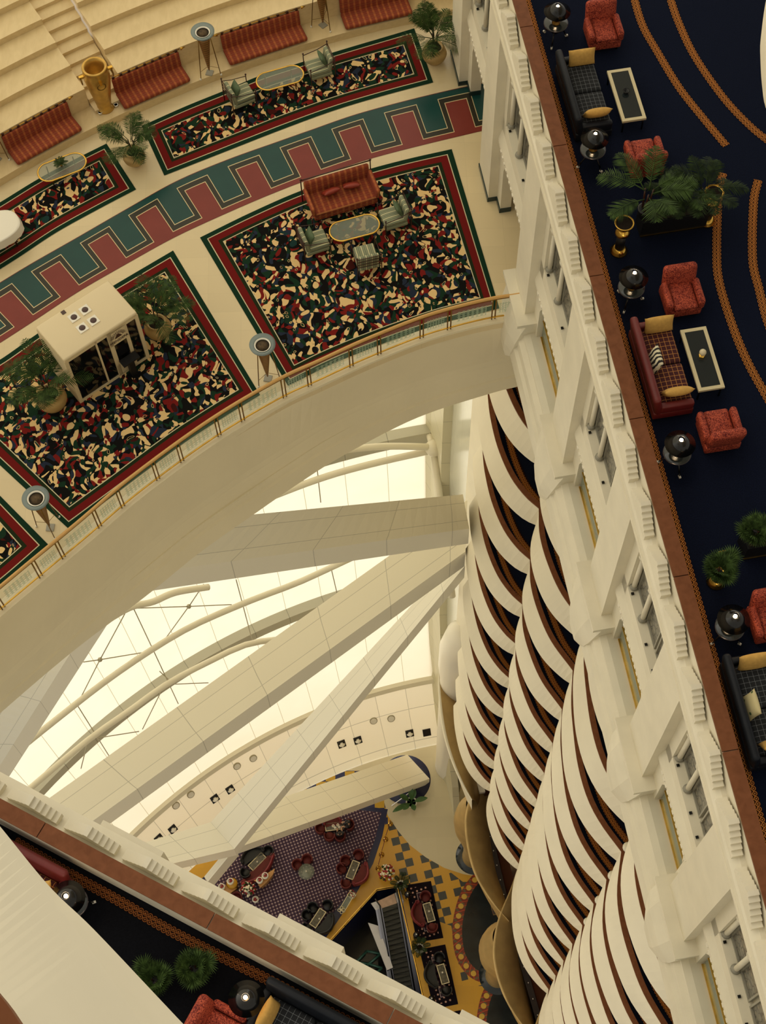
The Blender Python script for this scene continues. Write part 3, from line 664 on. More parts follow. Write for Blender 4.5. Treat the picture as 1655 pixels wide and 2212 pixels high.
beam([(230,1846,80),(455,1776,80),(290,1885,80),(506,1834,80)], 1.4)
beam([(441,1894,83),(500,1822,81),(449,1905,83),(509,1832,81)], 1.7)
# ---- the sky lobby slab
def arcpx(pp, d, n=60): return pxline(pp, CH-d, n)
EDGE = [(1160,678),(1126,690),(1065,700),(1000,715),(915,740),(800,786),(700,832),(610,874),(470,958),(310,1075),(195,1173),(74,1274),(-10,1345),(-120,1440)]
RIDG = [(1160,768),(1130,772),(1000,803),(900,832),(800,872),(700,922),(600,985),(500,1050),(400,1122),(300,1203),(200,1293),(100,1387),(-10,1488),(-120,1590)]
LOWE = [(1160,826),(1125,834),(1060,850),(900,903),(740,985),(640,1048),(550,1110),(430,1195),(315,1288),(160,1405),(0,1541),(-120,1650)]
e0 = arcpx(EDGE, 34.5); e1 = arcpx(RIDG, 37.4); e2 = arcpx(LOWE, 38.6)
mb = MB(); cc = Vector((8.2,1.2,0))
def rad(P, d, dz): return [p+(Vector((p.x,p.y,0))-cc).normalized()*d+Vector((0,0,dz)) for p in P]
m1 = [a.lerp(b, .12)+Vector((0,0,.12)) for a, b in zip(e0, e1)]
mb.loft([rad(e0,.35,.06), rad(e0,.0,.06), e0, [a.lerp(b,.1)+Vector((0,0,.14)) for a,b in zip(e0,e1)], [a.lerp(b,.14) for a,b in zip(e0,e1)], [a.lerp(b,.93)+Vector((0,0,.05)) for a,b in zip(e0,e1)], rad(e1,-.05,.06), rad(e1,-.05,0), [a.lerp(b,.55) for a,b in zip(e1,e2)], rad([a.lerp(b,.6) for a,b in zip(e1,e2)],-.04,0), e2, rad(e2,3,.2), rad(e2,12,1.5)])
mb.build('wall_front', M_fascia, kind='structure')
mb = MB(); outer = [Vector((8+34*math.cos(t), 2.75+34*math.sin(t), 0)) for t in np.linspace(1.62,3.0,40)]
mb.prism([Vector((p.x,p.y,0)) for p in rad(e0,.02,0)]+outer[::-1], ZM-.3, ZM); mb.build('floor.003', M_marble, kind='structure')
mb = MB(); outer = [Vector((8+30*math.cos(t), 2.75+30*math.sin(t), 0)) for t in np.linspace(1.68,2.95,40)]
mb.prism([Vector((p.x,p.y,0)) for p in rad(e2,.3,0)]+outer[::-1], ZM-3.6, ZM-3.3); mb.build('ceiling', M_fascia, kind='structure')
# coons patches for inlays and rugs
def coons(bot, top, n, m, z, name, matl, meander_u=None, kind=None):
    B = pxline(bot, z, n); T = pxline(top, z, n); L = (length(B)+length(T))/2; Wd = sum((a-b).length for a, b in zip(B, T))/n; mb = MB(); vs = []; fs = []; u1 = []; u2 = []
    G = [[B[i].lerp(T[i], j/(m-1)) for i in range(n)] for j in range(m)]
    def A(i, j): x = L*i/(n-1); return (x, L-x)
    def Bv(i, j): y = Wd*j/(m-1); return (y, Wd-y)
    for j in range(m-1):
        for i in range(n-1):
            b = len(vs); vs += [G[j][i], G[j][i+1], G[j+1][i+1], G[j+1][i]]; fs.append((b,b+1,b+2,b+3)); q = [(i,j),(i+1,j),(i+1,j+1),(i,j+1)]
            if meander_u: u1.append([(meander_u(G[y][x]), 1-y/(m-1)) for x, y in q]); u2.append([(0,0)]*4)
            else: u1.append([A(*t) for t in q]); u2.append([Bv(*t) for t in q])
    mb.add(vs, fs, uv=u1, uv2=u2); o = mb.build(name, matl, kind=kind); return o
kk = 560/1655
MT = [(-70,652),(0,610),(66,570),(166,513),(277,454),(381,391),(490,345),(599,307),(670,284),(765,246),(870,219),(975,193.6),(1036,181),(1075,173)]
MT = [(-70,652),(0,610),(66,570),(166,513),(277,449),(381,391),(490,345),(599,306),(670,281),(765,248),(870,219),(975,193.6),(1036,181),(1075,173)]
MBt = [(-70,786),(0,741),(71,695),(170,630),(272,571),(375,514),(480,465),(587,419),(694,378),(804,342),(915,313),(1028,286),(1075,275)]
TOOTH = [(980,205),(864,232),(749,264),(635,302),(525,344),(415,393),(308,446),(201,502),(96,564)]
ctr = Vector((8.0,1.6)); TA = [math.atan2(*(lambda p: (p.y-ctr.y, p.x-ctr.x))(at(x,y,ZM))) for x, y in TOOTH]
kf = np.polyfit(TA, np.arange(len(TA)), 2)
def mu(p): t = math.atan2(p.y-ctr.y, p.x-ctr.x); return float(np.polyval(kf, t))+.5
coons(MBt, MT, 90, 6, ZM+.006, 'floor.004', M_meander, meander_u=mu, kind='structure')
# tiered seating behind
CS = Vector((8.0,2.75)); RP = 30.66
def sarc(r, z, t0, t1, n=50): return [Vector((CS.x+r*math.cos(t), CS.y+r*math.sin(t), z)) for t in np.linspace(t0, t1, n)]
A0, A1 = 1.66, 2.62
tier = [(RP,ZM,ZM+.27),(31.38,ZM+.27,ZM+1.03)]+[(32.17+.785*i, ZM+1.03+.215*i, ZM+1.03+.215*(i+1)) for i in range(9)]
s_a = math.atan2(30.55-CS.y, -8.38-CS.x); s_b = math.atan2(30.9-CS.y, -7.42-CS.x)
def tiers(t0, t1, lo=0):
    mb = MB(); rows = []
    for r, a, b in tier[lo:]: rows += [sarc(r,a,t0,t1), sarc(r,b,t0,t1)]
    rows.append(sarc(39.5, tier[-1][2], t0, t1)); mb.loft(rows)
    for t in (t0, t1):
        for (r, a, b), (r2, _, _) in zip(tier[lo:], tier[lo+1:]+[(39.5,0,0)]):
            d = Vector((math.cos(t), math.sin(t))); p = CS+d*r; q = CS+d*r2; mb.add([(p.x,p.y,ZM),(q.x,q.y,ZM),(q.x,q.y,b),(p.x,p.y,b)], [(0,1,2,3)])
    return mb
mb = MB(); mb.loft([sarc(RP,ZM,A0,A1), sarc(RP,ZM+.27,A0,A1), sarc(31.6,ZM+.27,A0,A1)]); mb.build('floor.005', M_step, kind='structure')
tiers(A0, s_b-.001, 1).build('floor.006', M_step, kind='structure'); tiers(s_a+.001, A1, 1).build('floor.007', M_step, kind='structure')
mb = MB(); rows = []; r = 31.05; z = ZM+.27
for i in range(22): rows += [sarc(r,z,s_b,s_a,6), sarc(r,z+.12,s_b,s_a,6)]; z += .12; r += .37
mb.loft(rows); mb.build('floor.008', M_step, kind='structure')
# ---- lobby
def poly(pp, z): return [at(x, y, z) for x, y in pp]
HOLE = [(690,2062),(709,2036),(813,1922),(863,1913),(915,2158),(950,2330),(800,2400),(560,2200)]
big = [Vector((14,-6,0)),Vector((14,38,0)),Vector((-30,38,0)),Vector((-30,-6,0))]
ho = poly(HOLE, 0)
mb = MB(); mb.prism(big[::-1] if False else big, -.3, 0, holes=[ho]); mb.build('floor', M_yel, kind='structure')
mb = MB(); mb.prism(poly([(838,1762),(870,1800),(930,1850),(1000,1905),(1090,1905),(1050,2130),(1000,2130),(975,2000),(905,1975),(880,1900),(850,1880),(838,1835)], 0), .004, .004); mb.build('floor.009', M_check, kind='structure')
mb = MB(); mb.prism(poly([(600,1680),(770,1640),(835,1735),(850,1775),(780,1800),(640,1800),(560,1760)], 0), .003, .003); mb.build('floor.010', M_checkb, kind='structure')
mb = MB(); mb.prism(poly([(830,1733),(838,1762),(860,1795),(885,1825),(920,1852),(960,1875),(1000,1888),(1040,1895),(1080,1880),(1050,1640),(960,1560),(880,1600),(740,1640),(640,1690),(740,1665),(830,1665)], 0), .006, .006); mb.build('floor.011', M_lmarb, kind='structure')
mb = MB(); c = at(876,1684,0); mb.lathe([(1.62,.008),(1.62,.012),(0,.012)], (c.x,c.y,0), 40, ell=(1.0,1.0)); mb.build('floor.012', M_navyf, kind='structure')
for q in ([(1033,1893),(1015,1915),(1000,1945),(990,1985),(988,2020),(994,2060),(1010,2090),(1032,2108),(1060,2113),(1085,2112)], [(1085,2108),(1062,2130),(1047,2165),(1040,2212),(1044,2260),(1060,2300)]):
    P = pxline(q, 0, 50); strip(P, .6, .012, M_mosaic)
    I = offset2(P, .22) if q[0][1] < 2000 else offset2(P, .22); mb = MB()
    far = [Vector((11,P[-1].y-1,0)), Vector((11,P[0].y+1,0))]; mb.prism([Vector((p.x,p.y,0)) for p in P]+far, .009, .009); mb.build('floor.013', M_slate, kind='structure')
RUG = [(826,1752),(812,1806),(794,1862),(762,1920),(720,1985),(690,2030),(560,2080),(380,1960),(470,1890),(560,1820),(680,1762),(750,1752)]
mb = MB(); mb.prism(poly([(838,1748),(826,1806),(806,1866),(772,1926),(728,1992),(694,2040),(560,2100),(360,1960),(470,1870),(560,1805),(680,1745),(760,1738)],0), .008, .008); mb.build('floor.014', M_navyf, kind='structure')
# escalator well
hl = [Vector((p.x,p.y,0)) for p in ho]; mb = MB(); mb.loft([[Vector((p.x,p.y,z)) for p in hl] for z in (0,-.9,-6)], closed=True); mb.build('wall_front', M_navyf, kind='structure')
mb = MB(); xs = [p.x for p in hl]; ys = [p.y for p in hl]; mb.box(((min(xs)+max(xs))/2,(min(ys)+max(ys))/2,-6.1),(max(xs)-min(xs)+2,max(ys)-min(ys)+2,.2)); mb.build('floor.015', M_black, kind='structure')
# columns and gilded canopies at the foot of the balconies
mb = MB(); c = at(974,1654,0); mb.lathe([(1.02,0),(1.0,.05),(1.0,8),(1.0,17),(1.12,19),(1.1,21.5),(.8,23.5),(0,24.4)], (c.x,c.y,0), 32); mb.build('column', M_white, kind='structure')
# ================================================================ furniture builders
def rz_of(v): return math.atan2(v.y, v.x)-PI/2       # turn local +y onto direction v
def v2(p, q): return Vector((q.x-p.x, q.y-p.y))
MAST = {}
def spawn(key, maker, loc, rz, label, group=None, sc=None):
    if key not in MAST:
        t = maker(); MAST[key] = t; t.location = loc; t.rotation_euler = (0,0,rz); t['label'] = label
        if group: t['group'] = group
        if sc: t.scale = sc if isinstance(sc, tuple) else (sc,)*3
        return t
    return dup(MAST[key], loc, rz, label, group, sc or 1.0)
def mk_sofa(body, fab):
    def f():
        t = thing('sofa', 'x', 'sofa')
        b = MB(); b.rbox((0,0,.2),(2.12,.86,.22),.03); b.build('base', body, t)
        for x in (-.46,.46): m = MB(); m.rbox((x,.09,.385),(.90,.66,.17),.06,3,puff=.015); m.build('seat_cushion', fab, t)
        b = MB(); b.rbox((0,-.36,.52),(2.12,.17,.66),.07,4,rx=.16); b.build('backrest', body, t)
        for s in (-1,1): b = MB(); b.rbox((s*.99,.06,.42),(.15,.72,.26),.05); b.build('armrest', body, t)
        for x in (-.98,.98):
            for y in (-.36,.36): b = MB(); b.cyl((x,y,0),(x,y,.1),.03,.04,8); b.build('leg', M_black, t)
        return t
    return f
def mk_armchair():
    t = thing('armchair', 'x', 'armchair')
    b = MB(); b.rbox((0,.0,.2),(.76,.74,.24),.04); b.build('base', M_red, t)
    b = MB(); b.rbox((0,.08,.40),(.52,.68,.18),.06,3,puff=.02); b.build('seat_cushion', M_red, t)
    b = MB(); b.rbox((0,-.33,.60),(.74,.20,.66),.09,4,rx=.20); b.build('backrest', M_red, t)
    for s in (-1,1): b = MB(); b.rbox((s*.345,.06,.44),(.15,.66,.30),.07,4); b.build('armrest', M_red, t)
    for x in (-.3,.3):
        for y in (-.3,.3): b = MB(); b.cyl((x,y,0),(x,y,.09),.025,.03,8); b.build('leg', M_black, t)
    return t
def mk_sidetable():
    t = thing('side_table', 'x', 'side table')
    b = MB(); b.lathe([(0,.50),(.27,.50),(.28,.51),(.28,.525),(.27,.535),(0,.535)],n=32); b.build('tabletop', M_glassd, t)
    b = MB(); b.lathe([(.275,.505),(.29,.505),(.29,.53),(.275,.53)],n=32); b.build('rim', M_mirror, t)
    b = MB(); b.lathe([(.05,.2),(.09,.25),(.07,.34),(.05,.5)],n=14); b.build('hub', M_black, t)
    for k in range(3):
        a = 2*PI*k/3+.4; c, s = math.cos(a), math.sin(a)
        b = MB(); b.tube([(c*.05,s*.05,.27),(c*.16,s*.16,.3),(c*.24,s*.24,.16),(c*.30,s*.30,.03)],.018,6); lg = b.build('leg', M_black, t)
        b = MB(); b.box((c*.31,s*.31,.02),(.07,.04,.04),a); b.build('foot_cap', M_white, lg)
    return t
def mk_lamp():
    t = thing('table_lamp', 'x', 'lamp')
    b = MB(); b.lathe([(.09,0),(.09,.02),(.05,.04),(.06,.12),(.075,.2),(.05,.28),(.02,.31)],n=16); b.build('lamp_base', M_brassdk, t)
    b = MB(); b.cyl((0,0,.3),(0,0,.46),.012,n=8); b.build('stem', M_gold, t)
    b = MB(); b.lathe([(.276,.34),(.28,.345),(.06,.54),(.055,.54),(.27,.34)],n=32); b.build('lamp_shade', M_black, t)
    b = MB(); b.ball((0,0,.50),.036,10); b.build('bulb', M_bulb, t)
    return t
def mk_coffee(L, Wd, h, fw, ft, tt):
    def f():
        t = thing('coffee_table', 'x', 'table')
        b = MB()
        for y in (-1,1): b.box((0,y*(Wd-fw)/2,h-.03),(L,fw,.06))
        for x in (-1,1): b.box((x*(L-fw)/2,0,h-.03),(fw,Wd-2*fw,.06))
        b.build('frame', ft, t); b = MB(); b.box((0,0,h-.025),(L-2*fw,Wd-2*fw,.03)); b.build('tabletop', tt, t)
        for x in (-1,1):
            for y in (-1,1): b = MB(); b.cyl((x*(L/2-.05),y*(Wd/2-.05),0),(x*(L/2-.05),y*(Wd/2-.05),h-.06),.022,n=8); b.build('leg', M_black, t)
        return t
    return f
def frond(mb, c, az, el, L, nl=15, ll=.34, droop=.9, fan=False):
    P = []; d = Vector((math.cos(az)*math.cos(el), math.sin(az)*math.cos(el), math.sin(el))); p = Vector(c); sd = Vector((-math.sin(az), math.cos(az), 0))
    for i in range(9): P.append(p.copy()); d = (d+Vector((0,0,-droop*.16*(i+1)/9*1.6))).normalized(); p = p+d*L/8
    mb.tube(P, [.014-.0012*i for i in range(9)], 4)
    for i in range(nl):
        f = (.22+.78*i/(nl-1))*7.99; k = int(f); q = P[k].lerp(P[k+1], f-k); tg = (P[k+1]-P[k]).normalized(); l = ll*(math.sin(PI*(.18+.75*i/(nl-1))))*random.uniform(.85,1.1)
        for s in (-1,1):
            o = (tg*.75+sd*s+Vector((0,0,random.uniform(-.15,.2)))).normalized(); e = q+o*l+Vector((0,0,-.25*l)); w = tg*.017; m_ = q.lerp(e,.5)+Vector((0,0,.05*l))
            mb.add([q-w*.6,q+w*.6,m_+w,m_-w,e], [(0,1,2,3),(3,2,4)])
    return P
def mk_palm(n, L, spread, trunk, leaf, pot, seed, fan=False):
    def f():
        random.seed(seed); t = thing('potted_palm' if pot else 'palm', 'x', 'plant'); h = 0
        if pot:
            h = .62; b = MB(); b.lathe([(.0,0),(.2,0),(.22,.03),(.36,.22),(.40,.36),(.35,.52),(.24,.60),(.27,.64),(.29,.66),(.24,.66),(.22,.58),(0,.57)],n=24); b.build('pot', pot, t)
            b = MB(); b.lathe([(0,.585),(.225,.585)],n=20); b.build('soil', M_soil, t)
        else:
            b = MB(); b.lathe([(0,0),(.12,0),(.15,.2),(.16,.24),(.13,.24),(0,.22)],n=14); b.build('nursery_pot', M_blackm, t); h = .2
        b = MB()
        for k in range(3 if not fan else 2):
            a = 2*PI*k/3; b.tube([(.06*math.cos(a),.06*math.sin(a),h-.04),(.08*math.cos(a),.08*math.sin(a),h+trunk*.6),(.1*math.cos(a),.1*math.sin(a),h+trunk)],[.03,.022,.016],6)
        b.build('stems', M_brown, t)
        b = MB()
        for k in range(n):
            az = 2.4*k+random.uniform(-.25,.25); el = random.uniform(.25,1.25)*spread; c = (.08*math.cos(az),.08*math.sin(az),h+trunk*random.uniform(.55,1))
            if fan:
                d = Vector((math.cos(az)*math.cos(el),math.sin(az)*math.cos(el),math.sin(el))); l = L*random.uniform(.04,.5); e = Vector(c)+d*l; b.tube([c,e],.01,4); sd = Vector((-math.sin(az),math.cos(az),0)); upv = d.cross(sd)
                for j in range(25):
                    a = -2.1+4.2*j/24; o = (d*math.cos(a)+sd*math.sin(a)); r = L*.56*(1-.15*abs(a)/2.1)*random.uniform(.9,1.05); q = e+o*r*.5+upv*(-.02*(j % 2)); w = o.cross(upv)*.026; z = e+o*r+Vector((0,0,-.16*r-.12*r*abs(a)/1.9)); b.add([e,q-w,z,q+w], [(0,1,2,3)])
            else: frond(b, c, az, el, L*random.uniform(.8,1.1), 20, .42*L/1.2)
        b.build('fronds', leaf, t); return t
    return f
def mk_pedestal():
    t = thing('pedestal_bowl', 'x', 'pedestal')
    b = MB(); b.lathe([(0,0),(.19,0),(.19,.03),(.165,.05),(.165,.09),(.14,.11),(.12,.15),(0,.15)],n=28); b.build('plinth', M_gold, t)
    b = MB(); b.lathe([(.105,.14),(.10,.6)],n=20); b.build('shaft', M_blackm, t)
    b = MB(); b.lathe([(.09,.58),(.13,.62),(.165,.68),(.15,.74),(.10,.79),(.07,.82),(.11,.86),(.18,.95),(.21,1.02)],n=28); b.build('urn', M_gold, t)
    b = MB(); b.lathe([(.165,1.02),(.205,1.05),(.215,1.04),(.21,1.01),(.19,1.0)],n=28); b.build('rim', M_gold, t)
    b = MB(); b.lathe([(0,1.03),(.18,1.03)],n=28); b.build('contents', M_soil, t)
    return t
def cushion(mt, s, loc, rx, ry, rz, label, cat='cushion', group=None):
    b = MB(); n = 14; vs = []; fs = []
    for side in (1,-1):
        for i in range(n+1):
            for j in range(n+1):
                x, y = 2*i/n-1, 2*j/n-1; e = (1-abs(x)**2.6)*(1-abs(y)**2.6); pin = 1-.07*(1-abs(x)**2)*abs(y)**3
                vs.append((x*s[0]/2*(1-.06*(1-y*y)*abs(x)**4), y*s[1]/2*(1-.06*(1-x*x)*abs(y)**4), side*s[2]/2*max(e,0)**.55))
    for o in (0,(n+1)**2):
        for i in range(n):
            for j in range(n): q = (o+i*(n+1)+j,o+(i+1)*(n+1)+j,o+(i+1)*(n+1)+j+1,o+i*(n+1)+j+1); fs.append(q if o == 0 else q[::-1])
    b.add(vs, fs, sm=True); o = b.build('cushion', mt); o.location = loc; o.rotation_euler = (rx,ry,rz); return tag(o, label, cat, group)
# ================================================================ right-hand corridor
UR = FR.u; NR = FR.n
def oncor(px, py, h=0): p = at(px, py, ZC+h); p.z = ZC; return p
SOF = {}
def rel(t, x, y, z): return t.matrix_basis @ Vector((x,y,z))
c1 = oncor(1262,202,.42); c2 = oncor(1430,790,.42); c3 = oncor(1638,1532,.42)
rzr = rz_of(NR)
s1 = spawn('sofa_navy', mk_sofa(M_navyl,M_gridnavy), c1, rzr, 'navy leather sofa with white grid seat and two mustard cushions only, at top of corridor')
s2 = spawn('sofa_red', mk_sofa(M_redp,M_gridred), c2, rzr, 'red leather sofa with dark red grid seat and a zebra cushion, along the rail')
s3 = spawn('sofa_navy', None, c3, rzr, 'navy leather sofa with a leaf-print cushion, cut by the right edge of the photo')
for s, nm in ((s1,'navy sofa at top of the corridor'),(s2,'red sofa along the rail'),(s3,'navy sofa at right edge')):
    bpy.context.view_layer.update()
    cushion(M_must, (.44,.64,.20), rel(s,.78,.10,.64), .0, -1.05, rzr, 'mustard cushion leaning at the far end of the '+nm, group='mustard end cushions')
    cushion(M_must, (.44,.64,.20), rel(s,-.86,.12,.66), .0, 1.30, rzr, 'mustard cushion standing at the near end of the '+nm, group='mustard end cushions')
cushion(M_zebra, (.52,.46,.16), rel(s2,-.02,-.17,.68), 1.25, 0, rzr, 'black and cream zebra-striped cushion against the red sofa back')
cushion(M_leafp, (.5,.46,.15), rel(s3,-.02,-.17,.68), 1.25, 0, rzr, 'cream leaf-print cushion against the navy sofa back')
GA = 'red velvet armchairs along the corridor'
for px, py, dr, lab in ((1303,60,-1,'red velvet armchair at top of corridor, above the navy sofa'),(1394,335,1,'red velvet armchair with its back to the planter of palms'),(1473,634,-1,'red velvet armchair facing down the corridor between the palms and red sofa'),(1556,925,1,'red velvet armchair just below the red sofa and table'),(1668,1335,-1,'red velvet armchair cut by the right photo edge, above the leaf-print cushion sofa')):
    spawn('armchair', mk_armchair, oncor(px,py,.42), rz_of(UR*dr), lab, GA, sc=1.0)
GT = 'round smoked-glass side tables'; GL = 'black cone-shaded table lamps'
for (px, py), w in zip(((1201,50),(1281,323),(1364,621),(1463,978),(1577,1354)), ('topmost in the corridor, by the navy sofa head','at the foot of the upper navy sofa','between pedestal bowl and red sofa','at the foot of the red sofa','above the leaf-cushion navy sofa')):
    p = oncor(px,py,.52); spawn('side', mk_sidetable, p, random.uniform(0,6), 'round smoked-glass side table '+w, GT)
    q = Vector((p.x,p.y,ZC+.535)); spawn('lamp', mk_lamp, q, 0, 'lit black cone lamp '+w, GL, (1.12,1.12,1.05))
    ld = bpy.data.lights.new('lamp_light', 'POINT'); ld.energy = 5; ld.color = (1,.72,.42); ld.shadow_soft_size = .03; lo = bpy.data.objects.new('lamp_light', ld); COL.objects.link(lo); lo.location = q+Vector((0,0,.62))
ct = mk_coffee(1.52,.56,.42,.075,M_cream,M_glassd)
rzt = rz_of(Vector((UR.y,-UR.x)))
q1 = oncor(1353.7,203.5,.42); spawn('cof', ct, q1, rzt, 'cream framed coffee table holding a small black bowl, by upper navy sofa', 'corridor coffee tables')
q2 = oncor(1517.5,774,.42); spawn('cof', ct, q2, rzt, 'cream framed coffee table holding an ivory globe, by the red sofa', 'corridor coffee tables')
t = thing('bowl', 'small round black bowl on the upper corridor coffee table', 'bowl', at(1352.5,200,ZC+.42)); b = MB(); b.lathe([(.03,0),(.06,.02),(.075,.07),(.06,.075),(.04,.03),(0,.025)],n=18); b.build('bowl_body', M_blackm, t); b = MB(); b.lathe([(.075,.07),(.08,.075),(.072,.08)],n=18); b.build('rim', M_black, t)
t = thing('globe_ornament', 'ivory ball on a gold stand, on the coffee table by the red sofa', 'ornament', at(1516,769,ZC+.42))
b = MB(); b.lathe([(.075,0),(.07,.03),(.03,.05),(.05,.08)],n=5,sm=False); b.build('stand', M_gold, t); b = MB(); b.ball((0,0,.145),.075,16); b.build('ball', M_egg, t)
# planting
pp_ = mk_pedestal
for (px, py), w in (((1337,541),'nearest the rail, left of the black planter'),((1526,476),'right of the black planter, on the carpet border'),((1547,1255),'standing under a fan palm, lower in the corridor')):
    spawn('ped', pp_, oncor(px,py,.03), 0, 'brass and black pedestal with bowl '+w, 'pedestals with bowls')
def mk_planter(L, D, h):
    def f():
        t = thing('planter_box', 'x', 'planter')
        b = MB(); b.box((0,0,h/2),(L,D,h)); b.build('box', M_blackm, t); b = MB(); b.box((0,0,h+.005),(L-.1,D-.1,.02)); b.build('soil', M_soil, t)
        b = MB(); b.box((0,-D/2-.006,.02),(L,.012,.03)); b.build('kick_rail', M_gold, t); return t
    return f
pl1 = spawn('plant1', mk_planter(1.5,.42,.5), oncor(1449,482,.05), rz_of(UR), 'long black planter box full of palms across the corridor', None)
pl2 = spawn('plant2', mk_planter(1.3,.42,.5), oncor(1668,1175,.05), rz_of(UR), 'black planter box of palms at the right edge, lower corridor', None)
GP = 'corridor palms'
for (x, rzz, sc_, key, lab) in ((-.68,.3,1.05,'pa','feathery palm at the rail end of the long planter, over the pedestal'),(-.1,1.9,.72,'pb','low bushy palm in the middle of the long planter'),(.2,4.0,.7,'pa','small palm right of middle in the long planter'),(.62,2.6,.85,'pb','feathery palm at the right end of the long planter')):
    mkp = mk_palm(9,1.0,.72,.62,M_green,None,3) if key == 'pa' else mk_palm(11,.95,.8,.5,M_greend,None,5)
    p = pl1.matrix_basis @ Vector((x,0,0)); bpy.context.view_layer.update(); p = pl1.matrix_basis @ Vector((x,0,.5)); spawn(key, mkp, p, rzz, lab, GP, sc_)
for (px, py, h, sc_, lab) in ((1566,1195,.98,.62,'fan palm rising from the brass bowl, lower in the corridor'),(1600,1150,.5,.62,'dark fan palm just behind the one in the brass bowl'),(1665,1140,.5,.7,'dark fan palm at the right edge of the photo')):
    p = at(px,py,ZC+h+.7); p = at(1549,1245,ZC+1.03) if h > .9 else p; p.z = ZC+(1.03 if h > .9 else .51)
    if h < .9: q_ = pl2.matrix_basis; bpy.context.view_layer.update(); p = pl2.matrix_basis @ Vector((-.5 if px < 1650 else .05, 0, .51))
    spawn('fan', mk_palm(22,.85,1.0,.35,M_green if h > .9 else M_greend,None,11,fan=True), p, px, lab, GP, sc_)
# ================================================================ left-hand corridor
NB = FL.n; UB = FL.u; rzl = rz_of(NB)
def onl(px, py, h=0): p = at(px, py, ZC+h); p.z = ZC; return p
for (px, py), w in (((168,1962),'nearest the pale overhanging balcony, left corridor'),((543,2174),'at the bottom edge of the photo, left corridor')):
    p = onl(px,py,.0); spawn('side', mk_sidetable, p, 2.0, 'round smoked-glass side table '+w, GT); q = Vector((p.x,p.y,ZC+.535)); spawn('lamp', mk_lamp, q, 0, 'lit black cone lamp '+w, GL, (1.12,1.12,1.05))
    ld = bpy.data.lights.new('lamp_light', 'POINT'); ld.energy = 5; ld.color = (1,.72,.42); ld.shadow_soft_size = .03; lo = bpy.data.objects.new('lamp_light', ld); COL.objects.link(lo); lo.location = q+Vector((0,0,.62))
sl = spawn('sofa_red', None, onl(22,1886,.4), rzl, 'red leather sofa half hidden under the pale balcony, left corridor'); bpy.context.view_layer.update()
cushion(M_must, (.44,.60,.2), rel(sl,-.78,.10,.64), 0, 1.2, rzl, 'mustard cushion on the half hidden red sofa, left corridor', group='mustard end cushions')
sl = spawn('sofa_navy', None, onl(672,2232,.4), rzl, 'navy leather sofa at the bottom edge of the photo, left corridor'); bpy.context.view_layer.update()
cushion(M_must, (.44,.60,.2), rel(sl,.78,.10,.64), 0, -1.2, rzl, 'mustard cushion on the navy sofa at the bottom photo edge', group='mustard end cushions')
spawn('armchair', mk_armchair, onl(470,2222,.4), rz_of(UB*-1), 'red velvet armchair cut by the bottom edge of the photo', GA)
for (px, py, sc_, k) in ((405,2075,1.0,0),(318,2100,.95,1)):
    p = onl(px,py,1.1); spawn('fan', None, Vector((p.x,p.y,ZC)), k*2+1, ('green fan palm beside the carpet border, left corridor','dark fan palm behind the one beside the border, left corridor')[k], GP, sc_*.62)
# ================================================================ sky lobby: rugs, seating, lamps
def rug(bot, top, label):
    o = coons(bot, top, 40, 14, ZM+.012, 'rug', M_rug); return tag(o, label, 'rug', 'swirl patterned rugs of the sky lobby')
rug([(355,379),(480,330),(600,283),(720,239),(830,206),(936,178)], [(306,272),(400,230),(484,196),(560,164),(640,138),(740,107),(855,73),(895,61)], 'long red and green bordered patterned rug below the plaid wall benches')
rug([(-150,668),(-60,618),(34,560),(120,503),(210,453),(294,409)], [(-150,523),(-60,471),(0,437),(80,388),(160,345),(230,310)], 'patterned rug cut by the left photo edge, beside the white-clothed table')
rug([(622,833),(720,785),(822,744),(915,711),(980,691),(1079,666)], [(432,513),(540,460),(650,412),(760,376),(870,346),(976,322)], 'large patterned rug under the plaid sofa group by the right wall')
rug([(148,1142),(250,1066),(330,1006),(400,955),(480,903),(562,853)], [(-150,866),(-60,810),(0,777),(76,724),(160,668),(260,608),(374,541)], 'large patterned rug under the white massage kiosk')
rug([(-140,1372),(-60,1310),(0,1266),(60,1215),(104,1176)], [(-230,1160),(-160,1110),(-100,1068),(-70,1040),(-48,1022)], 'patterned rug in the lower left corner behind the balustrade')
# ---- balustrade
bz = thing('balustrade', 'curved brass and etched glass balustrade along the edge of the sky lobby', 'balustrade', (0,0,0))
E0 = pxline(EDGE, ZM+.06, 400); ctr2 = Vector((8.2,1.2,0))
def inw(p, d): v = Vector((p.x-ctr2.x, p.y-ctr2.y, 0)).normalized(); return p+v*d
RB = [inw(p,.16) for p in E0]
def near(px, py): p = inw(at(px,py,ZM+.06),.1); return min(range(len(RB)), key=lambda i: (RB[i]-p).length)
PX = [(1126,690),(1069,696),(975,719),(915,738),(822,768),(763,796),(672,838),(615,860),(529,915),(474,940),(389,993),(338,1030),(259,1090),(210,1133),(134,1198),(86,1243),(10,1312),(-40,1360)]
ix = [near(*q) for q in PX]
b = MB(); b.tube([p+Vector((0,0,1.0)) for p in RB[ix[0]:ix[-1]+1:2]], .045, 10); b.build('handrail', mat('oak_and_brass_handrail', C(206,160,92), .3), bz)
b = MB(); b.tube([p+Vector((0,0,.08)) for p in RB[ix[0]:ix[-1]+1:2]], .025, 6); b.build('bottom_rail', M_gold, bz)
b = MB(); b.tube([p+Vector((0,0,.90)) for p in RB[ix[0]:ix[-1]+1:2]], .012, 6); b.build('upper_rail', M_brassdk, bz)
